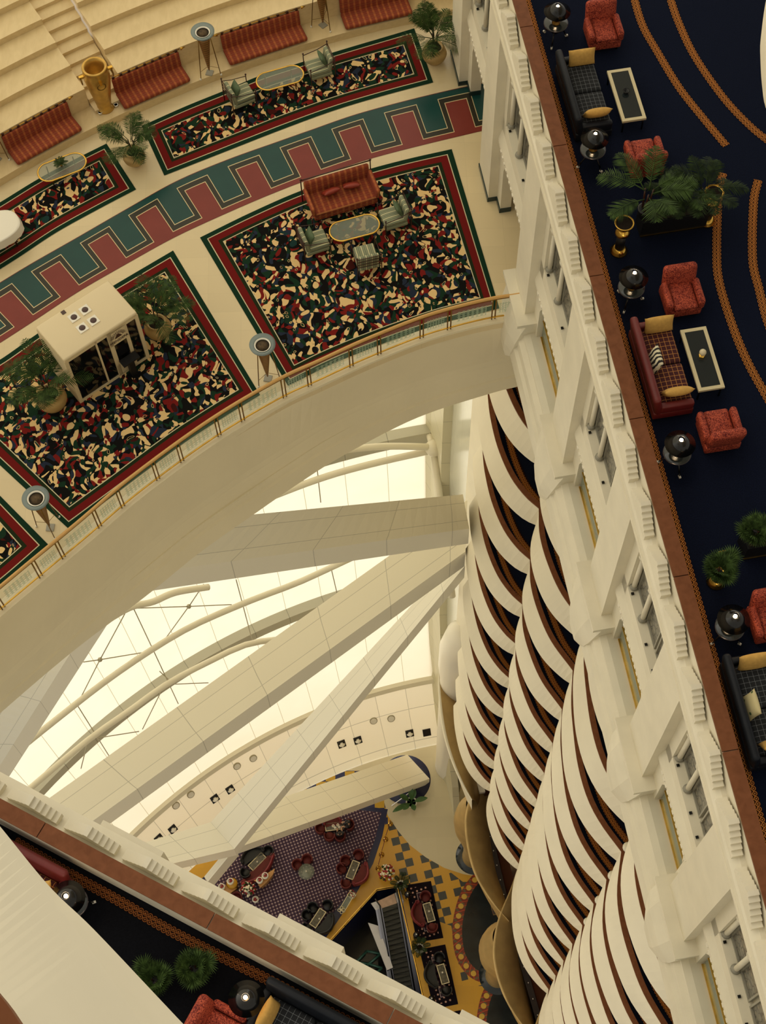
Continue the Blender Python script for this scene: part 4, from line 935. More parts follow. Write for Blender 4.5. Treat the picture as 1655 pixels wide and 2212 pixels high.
for a, c in zip(ix, ix[1:]):
    p = RB[a]; th = math.atan2(p.y-ctr2.y, p.x-ctr2.x); d = Vector((-math.sin(th), math.cos(th), 0))*.045; o = MB()
    for s in (-1,1): o.tube([p+d*s, p+d*s+Vector((0,0,1.0))], .02, 6)
    o.build('post', M_brassdk, bz)
    seg = RB[a+1:c]; o = MB(); n = len(seg)
    o.loft([[q+Vector((0,0,.14)) for q in seg],[q+Vector((0,0,.86)) for q in seg]], uv=lambda i, j: (j/(n-1), i)); o.build('glass_panel', M_etch, bz)
# ---- wall benches with plaid cushions hung from arrow rails
def bench(t0, t1, label):
    tm = (t0+t1)/2; o = thing('wall_bench', label, 'bench', (CS.x+31.0*math.cos(tm), CS.y+31.0*math.sin(tm), ZM+.27), tm+PI/2, 'plaid wall benches'); w = 31*(t1-t0)
    b = MB(); b.rbox((0,.02,.11),(w,.62,.15),.06,3); b.build('seat_cushion', M_plaid, o)
    b = MB(); n = 8; P = [(-.25,.16),(-.30,.28),(-.355,.42),(-.375,.60)]
    b.loft([[(x,y+dy,z) for y, z in P] for dy, x in ((0,-w/2),(0,w/2))]); b.loft([[(x,y+.07,z+.02) for y, z in P] for x in (-w/2,w/2)]); 
    b = MB(); b.rbox((0,-.30,.40),(w,.09,.5),.04,3,rx=.13); b.build('back_cushion', M_plaid, o)
    b = MB(); b.cyl((-w/2-.05,-.36,.70),(w/2+.1,-.36,.70),.016,n=8)
    for s in (-1,1): b.cyl((s*(w/2+.08),-.36,.70),(s*(w/2+.26),-.36,.70),.06,.0,6)
    r = b.build('arrow_rail', M_gold, o)
    for k in range(9): b = MB(); x = -w/2+.06+k*(w-.12)/8; b.box((x,-.345,.68),(.07,.03,.10)); b.build('hanging_loop', M_brown, o)
    return o
def tang(px, py, z): p = at(px,py,z); return math.atan2(p.y-CS.y, p.x-CS.x)
for (l, r), lab in ((((35,349),(178,278)),'plaid wall bench at left, below the gold urn'),(((268,230),(411,170)),'plaid wall bench immediately right of the gold urn'),(((497,136),(666,85)),'plaid wall bench above the two striped armchairs'),(((748,60),(890,20)),'plaid wall bench at the top, left of the palm by the wall')):
    a = tang(*l, ZM+.45); c = tang(*r, ZM+.45); bench(min(a,c), max(a,c), lab)
# ---- floor torches
def mk_torch():
    t = thing('floor_torch', 'x', 'torch lamp')
    b = MB(); b.lathe([(.015,.12),(.05,.35),(.10,.8),(.15,1.25),(.19,1.52)],n=20); b.build('wicker_cone', M_wicker, t)
    b = MB(); b.lathe([(.19,1.50),(.33,1.66),(.335,1.69),(.19,1.64),(.17,1.60)],n=32); b.build('glass_collar', M_frost, t)
    b = MB(); b.lathe([(.17,1.60),(.20,1.655),(.215,1.66),(.20,1.67),(.175,1.64)],n=32); b.build('ring', M_white, t)
    b = MB(); b.lathe([(0,1.635),(.18,1.625)],n=24); b.build('sand', M_sand, t)
    for k in range(3):
        a = 2*PI*k/3+.5; c, s = math.cos(a), math.sin(a); b = MB(); b.tube([(c*.2,s*.2,1.5),(c*.27,s*.27,.8),(c*.34,s*.34,.03)],.013,6); lg = b.build('leg', M_brassdk, t)
        b = MB(); b.lathe([(.03,0),(.03,.05),(0,.06)],(c*.35,s*.35,0),8); b.build('foot', M_white, lg); b = MB(); b.cyl((c*.05,s*.05,.3),(c*.32,s*.32,.3),.006,n=5); b.build('brace', M_brassdk, lg)
    b = MB(); b.box((0,0,.015),(.2,.2,.03)); b.build('base_plate', M_grey, t)
    return t
GTO = 'floor torches of the sky lobby'
for (px, py, z), lab in (((453,158,.27),'floor torch between the second and third plaid benches'),((698,55,.27),'floor torch at the top edge, right of the third bench'),((-6,345,.27),'floor torch cut by the left edge of the photo'),((579,818,0),'floor torch at the balustrade between the two large rugs'),((109,1140,0),'floor torch at the balustrade near the lower left rug')):
    p = at(px,py,ZM+z); spawn('torch', mk_torch, p, px*.1, lab, GTO)
# ---- gold urn
t = thing('floor_urn', 'tall gold urn with ring handles standing at the foot of the steps', 'urn', at(227,232,ZM+.27))
b = MB(); b.lathe([(0,0),(.26,0),(.27,.04),(.22,.08),(.21,.14),(.26,.5),(.34,1.0),(.38,1.3),(.36,1.52),(.33,1.62),(.36,1.66),(.34,1.70),(.28,1.68),(.26,1.5),(.25,1.2),(0,1.1)],n=36); b.build('body', mat('urn_gold', mottle(C(206,164,82), .15, 3), .3, .6), t)
b = MB(); b.lathe([(0,1.15),(.25,1.16)],n=24); b.build('hollow_shade', M_black, t)  # black disc stands in for the shade inside the urn
for k in range(4):
    a = PI/2*k-1.2; c, s = math.cos(a), math.sin(a); b = MB(); b.box((c*.42,s*.42,1.44),(.14,.08,.07),a); lg = b.build('lug', M_gold, t)
    b = MB(); P = [(c*.45-s*.12*math.cos(x), s*.45+c*.12*math.cos(x), 1.32+.12*math.sin(x)) for x in np.linspace(0,2*PI,17)[:-1]]; b.tube(P,.015,6,closed=True); b.build('ring_handle', M_brassdk, lg)
for k, (px, py) in enumerate(((251,229),(217,245))):
    t = thing('floor_uplight', ('small chrome uplight on the right of the urn foot','small chrome uplight on the left of the urn foot')[k], 'light', at(px,py,ZM+.27), 0, 'uplights by the urn')
    b = MB(); b.lathe([(.07,0),(.075,.06),(.06,.08),(.05,.05),(0,.05)],n=16); b.build('housing', M_chrome, t); b = MB(); b.lathe([(0,.055),(.05,.055)],n=12); b.build('lens', M_black, t)
# ---- striped armchairs, plaid sofa, oval tables
def mk_chair():
    t = thing('striped_armchair', 'x', 'armchair')
    b = MB(); b.rbox((0,.04,.40),(.58,.60,.14),.05,3,puff=.02); b.build('seat_cushion', M_stripe, t)
    b = MB(); b.rbox((0,-.29,.60),(.58,.12,.50),.05,3,rx=.16); b.build('back_cushion', M_stripe, t)
    b = MB(); b.rbox((0,0,.27),(.60,.64,.12),.03); b.build('seat_base', M_stripe, t)
    for s in (-1,1):
        b = MB(); b.tube([(s*.33,-.40,.82),(s*.34,-.1,.70),(s*.34,.34,.62)],.012,6); b.build('arm_rail', M_brown, t)
        for y, h in ((-.40,.92),(.34,.70)):
            b = MB(); b.cyl((s*.33,y,0),(s*.33,y,h),.015,n=8); lg = b.build('post', M_brown, t); b = MB(); b.ball((s*.33,y,h),.03,8); b.build('finial', M_brown, lg)
    for z in (.5,.62,.74,.86): b = MB(); b.cyl((-.33,-.40,z),(.33,-.40,z),.012,n=6); b.build('back_slat', M_brown, t)
    return t
def onm(px, py, h=0): p = at(px,py,ZM+h); p.z = ZM; return p
GC = 'striped armchairs of the sky lobby'
TB1 = onm(605,168,.42); TB2 = onm(766,492,.42)
for (px, py), (qx, qy), lab, cu in (((520,203),(605,168),'green striped armchair left of the oval table by the benches',1),((688,143),(605,168),'green striped armchair right of the oval table by the benches',1),((680,520),(766,492),'green striped armchair left of the oval table in the sofa group',1),((850,466),(766,492),'green striped armchair right of the oval table in the sofa group',1),((791,553),(773,495),'green striped armchair with its back to the balustrade, facing the plaid sofa',0)):
    p = onm(px,py,.4); d = v2(p, onm(qx,qy,.4)); c = spawn('chair', mk_chair, p, rz_of(d), lab, GC)
    if cu:
        bpy.context.view_layer.update(); cushion(M_olive, (.44,.42,.14), rel(c,0,-.14,.66), 1.15, 0, rz_of(d), 'sage velvet cushion on the '+lab.replace('green striped ',''), group='sage cushions')
def mk_oval():
    t = thing('oval_table', 'x', 'table'); n = 40; L, r = .30, .27
    P = [(L+r*math.cos(a), r*math.sin(a)) if math.cos(a) > 0 else (-L+r*math.cos(a), r*math.sin(a)) for a in np.linspace(-PI/2,1.5*PI,n,endpoint=False)]
    b = MB(); b.prism(P,.40,.42); b.build('glass_top', M_tglass, t)
    b = MB(); b.tube([(x,y,.41) for x, y in P],.022,8,closed=True); b.build('rim', M_gold, t)
    for x in (-1,1):
        for y in (-1,1): b = MB(); b.cyl((x*.32,y*.18,0),(x*.32,y*.18,.4),.014,n=6); b.build('leg', M_brassdk, t)
    b = MB(); b.cyl((-.32,0,.1),(.32,0,.1),.01,n=6); b.build('stretcher', M_brassdk, t)
    return t
for (px, py), (ax, ay), (bx, by), lab in (((605,168),(565,178),(645,156),'oval glass table between the two chairs by the benches'),((766,492),(726,502),(806,481),'oval glass table in front of the plaid sofa'),((134,361),(96,374),(173,345),'oval glass table with a small plant, at left below a bench')):
    p = onm(px,py,.41); d = v2(onm(ax,ay), onm(bx,by)); spawn('oval', mk_oval, p, math.atan2(d.y,d.x), lab, 'oval glass tables', sc=(1.22,1.22,1.0))
t = thing('table_plant', 'small potted green plant on the oval table at left', 'plant', at(133,358,ZM+.43)); b = MB(); b.lathe([(.035,0),(.05,.09),(.04,.09),(0,.08)],n=12); b.build('pot', M_gold, t)
b = MB(); random.seed(2)
for k in range(14): frond(b, (0,0,.08), 2.4*k, random.uniform(.5,1.3), .22, 6, .07)
b.build('leaves', M_green, t)
p0, p1 = at(655,400,ZM+.82), at(799,358,ZM+.82); d = Vector((p1.x-p0.x,p1.y-p0.y)); w = d.length
cxy = onm(738,421,.42); t = thing('plaid_sofa', 'orange plaid sofa with brown rail frame and two rust cushions', 'sofa', cxy, math.atan2(d.y,d.x)+PI)
b = MB(); b.rbox((0,.03,.36),(w-.12,.78,.16),.05,3,puff=.02); b.build('seat', M_plaid, t)
b = MB(); b.rbox((0,-.40,.60),(w-.04,.13,.52),.06,3,rx=.14); b.build('backrest', M_plaid, t)
b = MB(); b.rbox((0,.0,.22),(w-.1,.82,.16),.04); b.build('base', M_plaid, t)
for s in (-1,1):
    b = MB(); b.rbox((s*(w/2-.04),.02,.52),(.12,.80,.34),.05,3,ry=s*.14); b.build('armrest', M_plaid, t)
    for y, h in ((-.46,.96),(.44,.3)): b = MB(); b.cyl((s*(w/2+.04),y,0),(s*(w/2+.04),y,h),.018,n=8); lg = b.build('post', M_brown, t); b = MB(); b.ball((s*(w/2+.04),y,h),.035,8); b.build('finial', M_brown, lg)
b = MB(); b.cyl((-w/2-.04,-.47,.92),(w/2+.04,-.47,.92),.018,n=8); b.build('back_rail', M_brown, t)
bpy.context.view_layer.update()
for k, x in enumerate((.28,-.32)): cushion(M_rust, (.5,.44,.16), rel(t,x,-.10,.58), .75, 0, t.rotation_euler[2]+.15*(1-2*k), ('rust silk cushion on the left half of the plaid sofa','rust silk cushion on the right half of the plaid sofa')[k], group='rust cushions')
# ---- palms in gold pots
for (px, py), lab, rzz, sc_ in (((293,352),'palm in gold pot between the two upper rugs',.4,.8),((938,132),'palm in gold pot in the corner by the right wall',2.2,.92),((345,722),'palm in gold pot right of the white kiosk',4.0,.92),((118,876),'dense palm in gold pot left of the white kiosk',5.2,1.0)):
    spawn('gpalm', mk_palm(19,1.12,.95,.55,M_green,M_gold2,21), onm(px,py,.0), rzz, lab, 'palms in gold pots', sc_)
# ---- white massage kiosk
ka, kb, kc = at(76,706,ZM+2.15), at(233.5,604,ZM+2.15), at(292.7,677,ZM+2.15); dx = Vector((kb.x-ka.x,kb.y-ka.y)); KL = dx.length; dx.normalize(); dyv = Vector((kc.x-kb.x,kc.y-kb.y)); KW = abs(dyv.dot(Vector((dx.y,-dx.x)))); 
kth = math.atan2(dx.y,dx.x)+PI; kd = Vector((dx.y,-dx.x))*KW/2; kcx = Vector(((ka.x+kb.x)/2+kd.x,(ka.y+kb.y)/2+kd.y,ZM)); KH = 2.15
t = thing('massage_kiosk', 'white massage kiosk with roof fans and dark glass front between two palms', 'kiosk', kcx, kth-0, None)
hx, hy = KL/2, KW/2                       # local: +y is the glazed front, +x the photo's left end
b = MB(); b.rbox((0,0,KH-.06),(KL,KW,.12),.05,3); b.build('roof', M_kiosk, t)
b = MB(); b.box((hx-.05,0,(KH-.1)/2),(.1,KW,KH-.1)); b.box((-hx+.05,0,(KH-.1)/2),(.1,KW,KH-.1)); b.box((0,-hy+.05,(KH-.1)/2),(KL-.2,.1,KH-.1)); b.box((0,0,.05),(KL-.2,KW-.02,.1)); b.box((0,hy-.06,KH-.15),(KL-.2,.1,.1))
x1, x2, x3 = hx-KL*.57, hx-KL*.83, -hx+.1
b.box(((x1+x2)/2,hy-.06,KH*.80),(x1-x2,.1,KH*.28)); b.box((x1-.05,hy-.06,KH/2),(.12,.1,KH-.1)); b.box((x2+.04,hy-.06,KH*.6),(.1,.1,KH*.7)); b.box(((x1+x2)/2,hy-.06,.3),(x1-x2,.1,.5)); b.build('shell', M_kiosk, t)
b = MB(); b.box(((hx-.1+x1)/2,hy-.05,KH/2),(hx-.1-x1,.03,KH-.2)); g = b.build('glazing', M_kglass, t); b = MB(); b.box(((hx-.1+x1)/2-.25,hy-.03,KH/2),(.05,.04,KH-.2)); b.build('mullion', M_kiosk, g)
b = MB(); b.box(((x2+x3)/2,hy-.05,KH/2),(x2-x3,.03,KH-.2)); b.build('glazing', M_kglass, t)
b = MB(); b.box(((x1+x2)/2,hy-.04,KH*.46),(x1-x2-.14,.03,KH*.42)); b.build('screen', M_screen, t)
b = MB(); b.box(((x1+x2)/2-.05,hy+.14,.72),(.5,.24,.05)); b.box(((x1+x2)/2-.05,hy+.14,.36),(.16,.14,.72)); b.build('counter', M_blackm, t)
for x, y in ((.02,.02),(-.36,-.22),(.36-.02,-.10),(-.02,-.34)):
    pass
for k, (px, py) in enumerate(((160,686),(184,670),(178,709),(202,693))):
    p = at(px,py,ZM+KH); q = Vector((p.x-kcx.x,p.y-kcx.y)); co, si = math.cos(-kth), math.sin(-kth); lx, ly = q.x*co-q.y*si, q.x*si+q.y*co
    b = MB(); b.box((lx,ly,KH+.012),(.25,.25,.024)); f_ = b.build('roof_fan', M_white, t); b = MB(); b.lathe([(.085,KH+.024),(.08,KH+.03),(.03,KH+.034),(0,KH+.04)],(lx,ly,0),18); b.build('fan_rotor', M_fan, f_)
p = at(137,675,ZM+KH); q = Vector((p.x-kcx.x,p.y-kcx.y)); b = MB(); b.box((q.x*co-q.y*si,q.x*si+q.y*co,KH+.006),(.11,.11,.012)); b.build('roof_hatch', M_fan, t)
def text(body, size, parent, Mx, m, name='lettering'):
    cu = bpy.data.curves.new(name, 'FONT'); cu.body = body; cu.size = size; cu.align_x = 'CENTER'; cu.align_y = 'CENTER'; cu.extrude = .004; o = bpy.data.objects.new(name, cu); COL.objects.link(o)
    bpy.context.view_layer.update(); dg = bpy.context.evaluated_depsgraph_get(); me = bpy.data.meshes.new_from_object(o.evaluated_get(dg)); me.transform(Mx); me.materials.clear(); me.materials.append(m); bpy.data.objects.remove(o)
    o = bpy.data.objects.new(name, me); COL.objects.link(o); o.parent = parent; return o
sx_ = (x1+x2)/2; Mk = Matrix.Translation((sx_,hy-.004,KH*.72)) @ Matrix.Rotation(PI,4,'Z') @ Matrix.Rotation(PI/2,4,'X')
text('MENDSPA', .125, t, Mk, M_fan)
b = MB(); Ml = Matrix.Translation((sx_,hy-.004,KH*.79)) @ Matrix.Rotation(PI,4,'Z') @ Matrix.Rotation(PI/2,4,'X')
for k in range(13): a = PI*(k+.5)/13; c, s = math.cos(a), math.sin(a); b.hexa([Ml @ Vector(v) for v in ((c*.13-s*.006,s*.13+c*.006,0),(c*.13+s*.006,s*.13-c*.006,0),(c*.23+s*.006,s*.23-c*.006,0),(c*.23-s*.006,s*.23+c*.006,0),(c*.13-s*.006,s*.13+c*.006,.005),(c*.13+s*.006,s*.13-c*.006,.005),(c*.23+s*.006,s*.23-c*.006,.005),(c*.23-s*.006,s*.23+c*.006,.005))])
for y, w_, h_ in ((.085,.10,.045),(.035,.17,.04),(-.01,.22,.035)): b.hexa([Ml @ Vector(v) for z in (0,.006) for v in ((-w_/2,y-h_/2,z),(w_/2,y-h_/2,z),(w_/2*.8,y+h_/2,z),(-w_/2*.8,y+h_/2,z))])
b.build('sun_emblem', M_fan, t)
# ---- white clothed table at the left edge
p = onm(-30,500,.75); t = thing('oval_buffet_table', 'oval table under a white cloth, cut by the left photo edge', 'table', p, .5)
n = 40; b = MB(); R1 = [(.95*abs(math.cos(a))**.75*(1 if math.cos(a) > 0 else -1), .52*abs(math.sin(a))**.75*(1 if math.sin(a) > 0 else -1)) for a in np.linspace(0,2*PI,n,endpoint=False)]
b.loft([[(x*s*(1+(.02*math.sin(9*i) if s > 1 else 0)),y*s*(1+(.02*math.sin(9*i) if s > 1 else 0)),z) for i, (x, y) in enumerate(R1)] for s, z in ((.001,.755),(.9,.755),(.985,.75),(1.0,.73),(1.02,.6),(1.05,.48))], sm=True, closed=True); b.build('tablecloth', M_white, t)
for x in (-.6,.6):
    for y in (-.3,.3): b = MB(); b.cyl((x,y,0),(x,y,.73),.025,n=8); b.build('leg', M_brown, t)
# ================================================================ near balconies at the camera's own height
def nearband(bot, top, zb, zt, d, nm):
    B = pxline(bot, CH-zb, 40); T = pxline(top, CH-zt, 40); mb = MB()
    def inn(P, q, z): return [Vector((p.x+d.x*q, p.y+d.y*q, z)) for p in P]
    mb.loft([T, B, inn(B,.3,CH-zb-.1), inn(B,4,CH-zb-.1)], sm=False); mb.loft([inn(T,.24,CH-zt), inn(T,.24,CH-zt-1.0)]); mb.build(nm, M_band, kind='structure')
    r = MB(); r.loft([inn(T,-.02,CH-zt), inn(T,-.02,CH-zt+.06), inn(T,.26,CH-zt+.06), inn(T,.26,CH-zt)]); trim(r, M_wood)
    f = MB(); f.loft([inn(T,.2,CH-zt-1.0), inn(T,4,CH-zt-1.0)]); f.build('floor', M_navy, kind='structure')
nearband([(-120,1640),(0,1785),(60,1868),(120,1950),(220,2085),(306,2212),(420,2390)], [(-330,1850),(-120,2030),(0,2168),(33,2212),(110,2330),(230,2520)], 6.0, 4.7, NB, 'wall_left')
nearband([(-120,1640),(0,1785),(107,1915),(206,2011),(396,2212),(520,2340)], [(-300,1700),(-120,1800),(0,1925),(100,2030),(290,2235),(420,2380)], 10.0, 8.7, NB, 'wall_left')
mb = MB(); mb.prism([FL.p(s,t,0) for s, t in ((-3.4,3.6),(-1,1.6),(2,.3),(12,.3),(12,10),(-3.4,10))], CH+2.2, CH+2.5); mb.build('ceiling', M_wall, kind='structure')  # unseen overhead slab, added to keep skylight off the near balconies
nearband([(1700,-120),(1660,-20),(1644,80),(1643,130),(1647,190),(1657,240),(1700,330)], [(1730,-120),(1690,-20),(1672,80),(1670,130),(1675,190),(1686,240),(1730,330)], 20.0, 18.7, NR, 'wall_right')
for k in range(3):
    zt = CH-19.6+4.6*k
    mb = MB(); mb.prism([FR.p(s,t,0) for s, t in ((4,3.4),(14,3.1),(21,3.1),(36,3.4),(36,12),(4,12))], zt-.3, zt-.05); mb.build('ceiling', M_wall, kind='structure')
# ================================================================ gilded balconies at the foot of the wing
def gilded(lip, zl, label_m, outer=M_gold2):
    L = pxline(lip, zl, 40); st = [FR.st(p) for p in L]; mb = MB()
    def row(dt, dz): return [FR.p(s, t+dt*math.sin(PI*min(max(i/39,.02),.98))**.5, zl+dz) for i, (s, t) in enumerate(st)]
    mb.loft([row(1.5,-7.5), row(.9,-5), row(.35,-2.6), row(.02,-.6), row(-.06,-.1), row(0,.05), row(.10,0)], sm=True); mb.build('wall_right', outer, kind='structure')
    mb = MB(); mb.loft([row(.10,0), row(.5,-.15), row(1.0,-.6), row(1.5,-1.6), row(1.9,-3)], sm=True); mb.build('wall_right', M_gold2, kind='structure')
gilded([(1056,1640),(1041,1680),(1018,1719),(1007.5,1758),(1006.5,1790),(1010,1821),(1017,1856),(1028,1889),(1047,1924),(1073,1960),(1100,1990)], 14.5, '')
gilded([(1120,1870),(1104,1920),(1083,1970),(1072,2010),(1067,2050),(1069,2080),(1077,2115),(1092,2155),(1115,2195),(1150,2240)], 14.5, '')
gilded([(1200,2120),(1180,2160),(1163,2200),(1152,2240),(1150,2290),(1170,2350)], 14.5, '')
gilded([(950,1440),(948,1470),(950,1510),(955,1555),(964,1600),(980,1650),(1000,1694),(1020,1728)], 16.5, '', M_band)
for (px, py), m in (((1024,1850),M_gold2),((1075,2107),M_gold2),((1165,2290),M_gold2)):
    p = at(px,py,0); mb = MB(); mb.lathe([(.75,0),(.7,.5),(.75,3),(1.1,5.5),(1.42,7.6),(1.5,8.8),(1.42,9.9),(1.1,11),(.9,12.5)], p, 32); mb.build('column', m, kind='structure')
    mb = MB(); mb.lathe([(0,.02),(1.15,.02),(1.15,.0)][::-1], p, 36); mb.build('floor', M_slate, kind='structure')
for lp, z in ((((1042,1762),(1086,1950)),13.2),(((1036,1802),(1078,1962)),12.2),(((1033,1845),(1066,1975)),11.2),(((1101,2005),(1160,2212)),13.2),(((1094,2040),(1140,2212)),12.2),(((989,1553),(1036,1712)),15.2),(((983,1585),(1016,1708)),14.2)):
    a, b_ = at(*lp[0],z), at(*lp[1],z); sa, ta = FR.st(a); sb_, tb = FR.st(b_); hi = z > 14
    mb = MB(); mb.hexa([FR.p(sa,ta,z-.3),FR.p(sb_,tb,z-.3),FR.p(sb_,tb+.32,z-.3),FR.p(sa,ta+.32,z-.3),FR.p(sa,ta,z),FR.p(sb_,tb,z),FR.p(sb_,tb+.32,z),FR.p(sa,ta+.32,z)]); trim(mb, M_white if hi else M_mirror)
    mb = MB(); mb.hexa([FR.p(sa,ta+.3,z-.9),FR.p(sb_,tb+.3,z-.9),FR.p(sb_,tb+.8,z-.9),FR.p(sa,ta+.8,z-.9),FR.p(sa,ta+.3,z-.1),FR.p(sb_,tb+.3,z-.1),FR.p(sb_,tb+.8,z+.5),FR.p(sa,ta+.8,z+.5)]); trim(mb, M_brown)
    mb = MB(); n = max(4, int((a-b_).length/.75))
    for k in range(n): p = FR.p(sa+(sb_-sa)*(k+.5)/n, ta+(tb-ta)*(k+.5)/n+.16, z+.02); mb.lathe([(.055,0),(.045,.05),(0,.07)], p, 8)
    trim(mb, M_black if hi else M_chrome)
mb = MB(); mb.fbox(FR, -1, 24, 2.6, 2.9, 0, 18); mb.build('wall_right', M_brown, kind='structure')
# ================================================================ lobby furniture
Z0 = .015
def lob(px, py, h=0): p = at(px,py,h+Z0); p.z = Z0; return p
def mk_tub(m):
    def f():
        t = thing('tub_chair', 'x', 'armchair'); b = MB(); b.lathe([(0,.14),(.27,.14),(.28,.36),(.25,.42),(0,.43)],n=20); b.build('seat', m, t)
        b = MB(); A = np.linspace(-PI*.12,PI*1.12,18); b.loft([[(r*math.cos(a),-r*math.sin(a),z) for a in A] for r, z in ((.27,.1),(.34,.12),(.36,.72),(.33,.76),(.29,.72),(.26,.36))], sm=True); b.build('backrest', m, t)
        for k in range(4): a = PI/4+k*PI/2; b = MB(); b.cyl((.2*math.cos(a),.2*math.sin(a),0),(.2*math.cos(a),.2*math.sin(a),.15),.02,n=6); b.build('leg', M_black, t)
        return t
    return f
def mk_curved(m, ms):
    def f():
        t = thing('curved_sofa', 'x', 'sofa'); L = .92; n = 25
        def arc(off, sag): return [Vector((x, -sag*(1-(x/L)**2)+off, 0)) for x in np.linspace(-L,L,n)]
        o = arc(0,.42); i_ = [Vector((x,.34-.10*(1-(x/L)**2),0)) for x in np.linspace(-L*.86,L*.86,n)]
        b = MB(); b.loft([[p+Vector((0,0,.12)) for p in i_],[p+Vector((0,0,.42)) for p in i_],[p+Vector((0,.06,.42)) for p in o]], sm=False); b.build('seat', ms, t)
        b = MB(); b.loft([[p+Vector((0,d,z)) for p in o] for d, z in ((.10,.40),(.08,.70),(.02,.78),(-.06,.76),(-.10,.6),(-.06,.1))], sm=True); b.build('backrest', m, t)
        b = MB(); b.tube([p+Vector((0,-.02,.78)) for p in o], .035, 6); b.build('top_roll', m, t)
        for s in (-1,1):
            b = MB(); P = [Vector((s*(L-.02)+.13*(1-k/26)*math.cos(a)*-s*-1, .06+.13*(1-k/26)*math.sin(a), .70)) for k, a in enumerate(np.linspace(-PI/2,PI*3.2,24))]; b.tube(P, .03, 6); b.lathe([(.13,.1),(.14,.66),(.1,.68),(0,.68)],(s*(L-.02),.06,0),14); b.build('scroll_arm', m, t)
        return t
    return f
M_lred = mat('lobby_red_velvet', mottle(C(96,26,20), .1, 6), .7); M_lredp = mat('lobby_red_leather', mottle(C(122,34,38), .1, 6), .45); M_lblk = mat('lobby_black_leather', mottle(C(22,23,24), .1, 6), .45); M_stone = mat('table_dark_stone', mottle(C(96,90,74), .3, 5), .15)
lc = mk_coffee(1.18,.50,.42,.05,M_cream,M_stone)
TABS = [((722.5,1785),(704,1787),(742,1782),'cream framed lobby table with tableware where two people sit'),((762.4,1879),(770,1856),(752,1900),'cream framed lobby table beside the red curved sofa near the rope posts'),((686.5,1983),(700,1963),(673,2004),'cream framed lobby table among the black tub chairs'),((555.5,1861),(574,1843),(538,1879),'cream framed lobby table between black and red curved sofas at left'),((927,1970.6),(920,1948),(933,1993),'cream framed lobby table on the spotted rug with the red sofa'),((957,2104),(950,2082),(963,2126),'cream framed lobby table on the spotted rug with the black sofa')]
for (px, py), a, b_, lab in TABS: d = v2(lob(*a), lob(*b_)); spawn('lcof', lc, lob(px,py,.42), math.atan2(d.y,d.x), lab, 'lobby coffee tables')
def chairs(col, arr, g):
    for (px, py), (qx, qy), lab in arr: p = lob(px,py,.4); spawn('tub'+col, mk_tub(M_lred if col == 'r' else M_lblk), p, rz_of(v2(p, lob(qx,qy,.4))), lab, g)
chairs('r', [((693,1791),(722,1786),'red tub chair at the left end of the table where two people sit'),((712,1806),(714,1786),'empty red tub chair below the table where two people sit'),((735,1807),(733,1786),'tub chair under the seated person in black with a white shirt front'),((754,1783),(724,1785),'red tub chair under the person at the right end of the table'),
 ((775,1848),(763,1876),'red tub chair at the far end of the table near the rope posts'),((747,1861),(762,1873),'upper of two red tub chairs side by side left of that table'),((739,1877.5),(760,1885),'lower of two red tub chairs side by side, nearest the round table'),((748,1909),(760,1884),'red tub chair at the near end of the table beside the scroll sofa'),
 ((664,1858),(662,1880),'red tub chair above the round glass table'),((643,1869),(660,1881),'red tub chair left of the round glass table'),((919.5,1938),(926,1968),'red tub chair at the far end of the red sofa rug'),((934,2003),(928,1972),'red tub chair at the near end of the red sofa rug'),((512,1940),(495,1960),'red tub chair half hidden behind the left parapet')], 'red tub chairs of the lobby')
chairs('b', [((708,1957),(690,1980),'black tub chair at the far end of the lower left table'),((676,1962),(686,1981),'upper of two black tub chairs side by side'),((664,1978),(684,1985),'lower of two black tub chairs side by side'),((664,2005),(685,1985),'black tub chair half hidden by the left parapet'),((580,1840),(558,1860),'black tub chair at the right end of the table between two curved sofas'),((531,1886),(553,1863),'black tub chair at the left end of the table between two curved sofas'),((949,2070),(957,2103),'black tub chair at the far end of the black sofa rug'),((964.5,2140),(957,2106),'black tub chair at the near end of the black sofa rug')], 'black tub chairs of the lobby')
def csofa(col, A, B, q, lab, g):
    a = lob(*A,.5); b_ = lob(*B,.5); m = (a+b_)/2; d = (b_-a); n = Vector((-d.y,d.x)); tq = v2(m, lob(*q,.4)); 
    if n.dot(tq) < 0: n = -n
    spawn('cs'+col, mk_curved(M_lredp,M_lred) if col == 'r' else mk_curved(M_lblk,M_lblk), Vector((m.x,m.y,Z0)), rz_of(n), lab, g, sc=(d.length/1.84,1,1))
csofa('r', (792.5,1867), (766.5,1911), (762,1879), 'red curved sofa with scroll ends beside the four brass rope posts', 'red curved sofas')
csofa('r', (736,1772), (700,1777), (722,1786), 'red curved sofa mostly hidden by the low cross beam', 'red curved sofas')
csofa('r', (590,1850), (527,1908), (555,1861), 'long red curved sofa with white pots on the ledge behind it', 'red curved sofas')
csofa('r', (900,1949), (911,1999.5), (927,1970), 'red curved sofa on the spotted rug right of the escalator', 'red curved sofas')
csofa('b', (719,1977), (686.5,2017.5), (686,1983), 'black curved sofa with scroll ends by the lower left table', 'black curved sofas')
csofa('b', (522,1860), (568,1834), (556,1861), 'black curved sofa under the low cross beam', 'black curved sofas')
csofa('b', (928,2080), (939,2133), (957,2104), 'black curved sofa on the spotted rug right of the escalator', 'black curved sofas')
t = thing('round_table', 'round glass lobby table between two red tub chairs', 'table', lob(662,1883,.5)); b = MB(); b.lathe([(0,.5),(.5,.5),(.5,.52),(0,.52)],n=32); b.build('tabletop', M_tglass, t); b = MB(); b.lathe([(.28,0),(.28,.02),(.04,.05),(.04,.5)],n=18); b.build('pedestal', M_grey, t)
